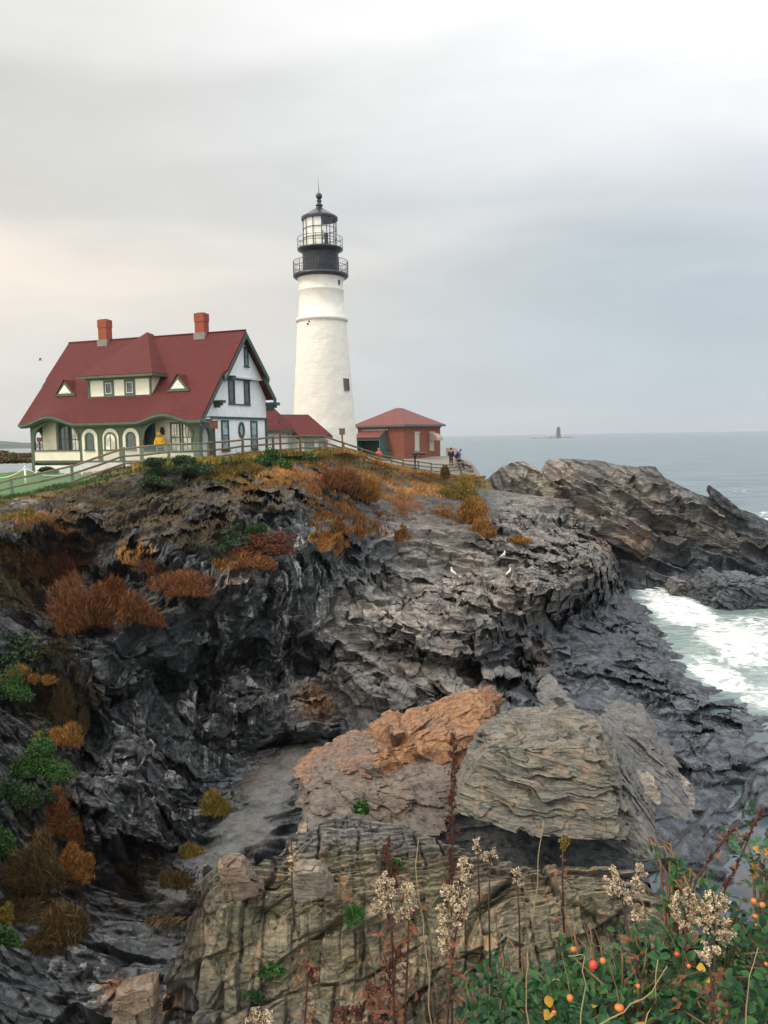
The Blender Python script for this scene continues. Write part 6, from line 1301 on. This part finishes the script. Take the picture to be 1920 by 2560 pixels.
def rose_bush(u_, v_, ru, rv, y, n, label, hips=(), yel=6, size=.040, seed=1):
    c = at(u_, v_, y); s_ = y/FOC; r = np.random.default_rng(seed); base = np.array([c[0], c[1]+.15, c[2]-rv*s_*1.1]); o = empty('rose_bush', base.tolist(), label=label, cat='bush', group='rose bushes in the foreground')
    Vs, Ts, Vy, Ty = [], [], [], []; st = MB(); tips = []
    for k in range(14):
        a = r.uniform(0, 2*np.pi); e = np.array([math.cos(a)*ru*s_*r.uniform(.2, .9), math.sin(a)*.25, rv*s_*r.uniform(1.2, 2.0)]); mid_ = e*.5+np.array([0, 0, .05])+r.normal(0, .03, 3)
        st.tube([(0, 0, -.5), tuple(mid_*.6), tuple(mid_+e*.1), tuple(e)], [.006, .005, .004, .002], 6); tips.append(e)
    st.build('cane', CANE, o)
    for k in range(n):
        q = r.normal(size=3); q /= np.linalg.norm(q); q *= r.uniform(.2, 1)**.4; q = q*np.array([ru*s_, .32, rv*s_*1.05])*(1+.25*math.sin(q[0]*9+seed)); p = q+np.array([0, -.12, rv*s_*1.1])
        ax = np.array([r.normal(), r.normal()-.5, r.normal()*.5+.15]); ax /= np.linalg.norm(ax); nm = np.array([r.normal()*.4, -.45+r.normal()*.4, 1.]); nm -= ax*(nm@ax); nm /= np.linalg.norm(nm)
        compound(Vs, Ts, p, ax, nm, size*r.uniform(.55, 1.25), r, int(r.integers(2, 4)))
    for k in range(yel):
        q = r.normal(size=3); q /= np.linalg.norm(q); p = q*np.array([ru*s_, .3, rv*s_])*.95+np.array([0, -.2, rv*s_*1.1]); ax = r.normal(size=3); ax /= np.linalg.norm(ax); nm = np.cross(ax, r.normal(size=3)); nm /= np.linalg.norm(nm)
        V, T = leaflet_mesh(p, ax, nm, size*1.0, size*.4); b = len(Vy); Vy += V; Ty += [(a+b, c_+b, e+b) for a, c_, e in T]
    link('leaves', npmesh('leaves', np.array(Vs), np.array(Ts)), o, [ROSE])
    if Vy: link('yellow_leaves', npmesh('yellow_leaves', np.array(Vy), np.array(Ty)), o, [ROSEY])
    for (hu, hv, hr, red) in hips:
        p = at(hu, hv, y-.42); q = p-base; R_h = hr*.60*(y-.42)/FOC; hp = MB(); hp.ball(tuple(q), R_h, 8, sc=(1+.12*math.sin(hu), 1, .82+.15*math.cos(hu))); ho = hp.build('rose_hip', HIP if red else HIPO, o)
        m = MB()
        for k in range(5): a = 2*math.pi*k/5; m.tube([(q[0], q[1], q[2]-R_h*.8), (q[0]+math.cos(a)*R_h*.5, q[1]+math.sin(a)*R_h*.5, q[2]-R_h*1.5)], [R_h*.12, R_h*.03], 4)
        m.tube([tuple(q+np.array([0, 0, R_h*.8])), tuple(q+np.array([R_h*.4, .05, R_h*2.2])), tuple(q+np.array([R_h*1.5, .2, R_h*1.0]))], R_h*.11, 4); m.build('sepals', CANE, ho)
rose_bush(1320, 2560, 120, 85, 2.75, 105, 'leafy rose bush at the left of the foreground thicket', [(1385, 2530, 10, 0)], 3, seed=11)
rose_bush(1500, 2530, 120, 90, 2.65, 100, 'rose bush carrying the large red hip', [(1483, 2412, 19, 1), (1507, 2402, 15, 0), (1434, 2373, 13, 0), (1425, 2495, 17, 0), (1595, 2465, 11, 0)], 6, seed=12)
rose_bush(1680, 2480, 120, 110, 2.7, 110, 'dark rose bush in the middle of the thicket behind seed heads', [(1760, 2280, 12, 1), (1692, 2385, 11, 1), (1722, 2415, 9, 0), (1548, 2519, 20, 0)], 9, seed=13)
rose_bush(1860, 2440, 120, 150, 2.8, 130, 'rose bush at the right edge of the foreground thicket', [(1884, 2253, 15, 0), (1905, 2262, 13, 0), (1888, 2290, 12, 0), (1890, 2312, 6, 0), (1915, 2410, 9, 0)], 8, seed=14)
rose_bush(1210, 2620, 80, 60, 2.7, 50, 'low rose sprig at the bottom left of the thicket', (), 1, seed=15)
rose_bush(1590, 2620, 330, 90, 2.35, 190, 'rose foliage along the very bottom of the picture', (), 12, seed=16)
rose_bush(1950, 2220, 60, 60, 3.0, 36, 'yellowing rose shoots standing up at the right edge', (), 8, seed=17)
rose_bush(1720, 2230, 46, 30, 3.0, 14, 'thin pale green rose shoots above the seed heads', (), 3, seed=18)
# dead seed-head stems
def fluffs(Vs, Ts, P_, s_, r):
    for p in P_:
        for k in range(9):
            d_ = r.normal(size=3); d_ /= np.linalg.norm(d_); e = np.cross(d_, r.normal(size=3)); e /= np.linalg.norm(e); l = s_*r.uniform(.7, 1.2); b = len(Vs)
            Vs += [p-e*s_*.30, p+e*s_*.30, p+d_*l+e*s_*.34, p+d_*l*1.15, p+d_*l-e*s_*.34]; Ts += [(b, b+1, b+2), (b, b+2, b+3), (b, b+3, b+4)]
def seed_plant(path, y, heads, label, seed=0, name='seed_head_stem', fl=.0062, fmat=None, leafy=0):
    "path: photo points bottom to top; heads: (u, v, ru, rv, lean) ellipses of arching seed sprays"
    fmat = fmat or FLUFF; r = np.random.default_rng(seed); pts = [at(a, b, y) for a, b in path]; base = pts[0]; o = empty(name, base.tolist(), label=label, cat='dried plant', group='dead seed-head stems in the foreground'); s_ = y/FOC
    st = MB(); st.tube([tuple(p-base) for p in pts], [.0042-.0022*i/len(pts) for i in range(len(pts))], 6); Vs, Ts = [], []
    for (hu, hv, ru, rv, ln_) in heads:
        c = at(hu, hv, y)-base; nsp = max(8, int(rv/3.2))
        for k in range(nsp):
            t_ = (k+.5)/nsp*2-1; wid = math.sqrt(max(.05, 1-t_*t_)); a = r.uniform(0, 2*np.pi); root = c+np.array([ln_*t_*rv*s_, 0, -t_*rv*s_]); tip = root+np.array([math.cos(a)*ru*s_*wid, math.sin(a)*ru*s_*wid*.8, ru*s_*r.uniform(.0, .5)])
            mid_ = (root+tip)/2+np.array([0, 0, ru*s_*.4]); st.tube([tuple(root-np.array([0, 0, ru*s_*.5])), tuple(mid_), tuple(tip)], [.0016, .0012, .0008], 4)
            nb = max(4, int(ru*wid/4.2)); P_ = []
            for q in range(nb):
                w_ = (q+1)/nb; p = (root-np.array([0, 0, ru*s_*.5]))*(1-w_)**2+2*mid_*w_*(1-w_)+tip*w_*w_; P_.append(p+r.normal(0, .003, 3)); P_.append(p+r.normal(0, .004, 3))
            fluffs(Vs, Ts, P_, fl, r)
    so2 = st.build('stem', DSTEM, o)
    if Vs: link('seed_heads', npmesh('seed_heads', np.array(Vs), np.array(Ts)), o, [fmat])
    if leafy:
        Vy, Ty = [], []
        for k in range(leafy):
            t_ = r.uniform(0, .75)*(len(pts)-1); i = int(t_); p = (pts[i]*(1-t_+i)+pts[i+1]*(t_-i))-base+r.normal(0, .018, 3); ax = np.array([r.normal(), r.normal()*.6, r.normal()*.6-.5]); ax /= np.linalg.norm(ax); nm = np.cross(ax, r.normal(size=3)); nm /= np.linalg.norm(nm)
            V, T = leaflet_mesh(p, ax, nm, r.uniform(.015, .035), .006); b = len(Vy); Vy += V; Ty += [(a+b, c_+b, e+b) for a, c_, e in T]
        link('dead_leaves', npmesh('dead_leaves', np.array(Vy), np.array(Ty)), o, [DEADL])
    return o
Y1 = 2.3
seed_plant([(985, 2620), (985, 2440), (975, 2300), (962, 2200)], Y1, [(965, 2240, 26, 56, .1), (940, 2272, 14, 10, 0)], 'leftmost cream seed spike, upright with a rounded tip', 21, leafy=55)
seed_plant([(1010, 2620), (1018, 2420), (1022, 2300), (1024, 2215)], Y1, [(1022, 2250, 17, 46, 0), (1003, 2290, 18, 10, 0)], 'slim cream seed spike between the leftmost and the tallest ones', 22, leafy=55)
seed_plant([(1115, 2620), (1125, 2450), (1140, 2330), (1150, 2250), (1165, 2150)], Y1, [(1162, 2175, 20, 30, -.1), (1150, 2245, 38, 30, 0), (1112, 2310, 27, 45, .1), (1155, 2300, 20, 20, 0), (1105, 2365, 22, 18, .2), (1142, 2250, 46, 16, 0)], 'tallest cream seed head with several branching sprays', 23, leafy=70)
seed_plant([(1600, 2620), (1600, 2440), (1570, 2330), (1545, 2200)], 2.4, [(1535, 2210, 24, 38, 0), (1560, 2235, 26, 26, .2), (1598, 2195, 20, 36, .1), (1600, 2285, 26, 18, .5)], 'cream seed head leaning left at the edge of the thicket', 24, leafy=24)
seed_plant([(1700, 2620), (1706, 2440), (1718, 2330), (1722, 2240)], 2.4, [(1692, 2270, 18, 40, 0), (1724, 2258, 18, 34, 0), (1720, 2310, 22, 22, 0)], 'brown and cream seed head in the middle of the thicket', 25, leafy=40)
seed_plant([(1780, 2640), (1784, 2500), (1786, 2400), (1785, 2260)], 2.25, [(1785, 2270, 34, 38, 0), (1810, 2320, 44, 36, .3), (1765, 2300, 26, 26, 0)], 'broadest cream seed head, dome shaped, over the right-hand rose bush', 26, leafy=34)
seed_plant([(1785, 2640), (1783, 2500), (1770, 2380)], 2.2, [(1768, 2382, 34, 15, 0)], 'low flat cream seed head on a thick dark stem', 27, leafy=40)
seed_plant([(1300, 2420), (1298, 2280), (1290, 2190)], 2.9, [(1296, 2197, 17, 22, .3)], 'small pale seed head hanging in front of the overhang', 28, fl=.006)
seed_plant([(1225, 2420), (1222, 2250), (1226, 2150)], 2.9, [(1226, 2142, 20, 14, 0)], 'small round pale seed head below the layered slab', 29, fl=.005)
seed_plant([(1410, 2330), (1406, 2200), (1408, 2090)], 2.9, [(1410, 2108, 10, 16, 0)], 'lone green-gold flower spike with hanging leaves before the dark gap', 30, fl=.007, fmat=GOLD, leafy=14)
seed_plant([(1200, 2300), (1195, 2150), (1192, 2080)], 2.9, [(1192, 2115, 9, 22, 0)], 'thin dry spike just left of the small round seed head', 31, fl=.005)
seed_plant([(735, 2330), (730, 2200), (728, 2100)], 3.0, [(732, 2150, 14, 34, 0)], 'sparse beige seed stem farthest left on the near shelf', 32, fl=.006)
seed_plant([(640, 2640), (645, 2590), (650, 2540)], 2.0, [(650, 2548, 32, 16, 0)], 'cream seed tuft cut by the bottom edge, left of centre', 33)
for k, (pa_, hd, lb) in enumerate([([(1130, 2560), (1128, 2300), (1132, 2100), (1128, 1950), (1138, 1830)], [(1130, 2050, 22, 70, 0), (1132, 1920, 12, 90, 0), (1125, 2180, 20, 60, 0)], 'tall dark red seed spike rising in front of the orange boulder'),
      ([(985, 2600), (980, 2300), (968, 2110)], [(970, 2150, 20, 60, 0), (985, 2200, 16, 40, 0)], 'reddish brown seed spike behind the leftmost cream ones'), ([(920, 2620), (935, 2500), (930, 2460)], [(925, 2480, 26, 26, 0), (905, 2530, 30, 20, 0)], 'rusty curled clump low at the bottom centre'),
      ([(985, 2620), (985, 2400)], [(988, 2400, 30, 34, 0), (975, 2450, 26, 30, 0)], 'rusty dry leaves clustered on the leftmost cream stems'), ([(1740, 2420), (1810, 2230), (1862, 2120), (1905, 2010)], [(1880, 2070, 8, 46, -.55), (1830, 2185, 7, 40, -.5)], 'long dark stem leaning right across the tide pool'),
      ([(1690, 2400), (1740, 2200), (1800, 2110), (1850, 2050)], [(1800, 2115, 8, 46, -.75)], 'thinner dark stem leaning right, left of the long one'), ([(760, 2600), (770, 2420), (775, 2380)], [(780, 2440, 22, 22, 0)], 'small brown dead plant on the near shelf left of centre'), ([(860, 2620), (865, 2520)], [(860, 2540, 26, 20, 0)], 'dark brown curled plant on the bottom edge')]):
    seed_plant(pa_, [2.8, 2.45, 2.2, 2.28, 2.7, 2.75, 2.6, 2.2][k], hd, lb, 50+k, 'dry_stem', .0042, DOCK, leafy=(60 if k in (1, 2, 3, 6, 7) else 5))
for k, (pa_, y, lb) in enumerate([([(1085, 2600), (1060, 2350), (1042, 2200), (1046, 2100)], 2.3, 'thin straw stalk curving up between the cream seed heads'), ([(1318, 2600), (1316, 2480), (1318, 2380)], 2.2, 'upright tan stalk at the left of the rose thicket'), ([(1455, 2600), (1458, 2500), (1462, 2390), (1420, 2390)], 2.15, 'tan forked stalk in front of the red rose hip'),
      ([(1470, 2580), (1560, 2530), (1630, 2480), (1668, 2415)], 2.1, 'bare tan stem sweeping right across the rose thicket'), ([(1590, 2600), (1640, 2500), (1645, 2400)], 2.15, 'bare stem crossing the sweeping tan stem'), ([(1860, 2600), (1870, 2480), (1895, 2370)], 2.2, 'bare olive stalk near the right edge'), ([(1330, 2330), (1345, 2150), (1360, 2050)], 2.8, 'hair-thin grass stalk in front of the layered slab'), ([(1260, 2560), (1262, 2400), (1240, 2280)], 2.3, 'thin brown forked stalk left of the rose thicket')]):
    P_ = [Vector(at(a, b, y)) for a, b in pa_]; P_ = [p for a, b in zip(P_, P_[1:]) for p in (a, a.lerp(b, .33)+Vector((rs.uniform(-.008, .008), 0, rs.uniform(-.005, .005))), a.lerp(b, .66)+Vector((rs.uniform(-.008, .008), 0, 0)))]+[P_[-1]]; m = MB(); m.tube([p-P_[0] for p in P_], [.0022-.0012*i/len(P_) for i in range(len(P_))], 6); o = m.build('stalk', STRAW if k != 7 else DSTEM); o.location = P_[0]; tag(o, lb, 'stalk', 'bare stalks in the foreground')
# small plants in the joints of the near shelf
for k, (uu, vv, ru, rv, mt, lb) in enumerate([(900, 2020, 24, 16, GREENL, 'small green plant on the grey block below the orange boulder'), (880, 2280, 22, 16, GREENL, 'green grass tuft in a joint right of the buff block'), (680, 2430, 30, 14, GREENL, 'green tuft in a joint on the left of the near shelf'), (1000, 2160, 10, 8, GREENL, 'tiny green sprout left of the tallest seed head'),
      (640, 2480, 24, 12, DARKG, 'dark tuft low on the left of the near shelf')]):
    i = np.where((np.abs(proj(SH['P'])[0]-uu) < 8) & (np.abs(proj(SH['P'])[1]-vv-rv*.5) < 8))[0]
    b = SH['P'][i[np.argmin(SH['P'][i, 1])]] if len(i) else at(uu, vv, 14)
    if k == 0: b = at(uu, vv+10, 16.0)
    shrub(uu, vv, ru, rv, mt, lb, 420, 'leaf' if k != 1 else 'blade', base=b, size=.05)
# ================================================================== HAZE
hz = MB(); hz.box(-3200, -60, -6, 3200, 9000, 60)
m = bpy.data.materials.new('sea_haze'); m.use_nodes = True; m.node_tree.nodes.clear(); nt = m.node_tree; L = nt.links
o_ = N('ShaderNodeOutputMaterial'); pv_ = N('ShaderNodeVolumePrincipled'); pv_.inputs['Color'].default_value = (.80, .86, .93, 1); pv_.inputs['Density'].default_value = .00013; pv_.inputs['Anisotropy'].default_value = .2
L.new(pv_.outputs[0], o_.inputs['Volume']); ho = hz.build('haze', m); tag(ho, kind='stuff')
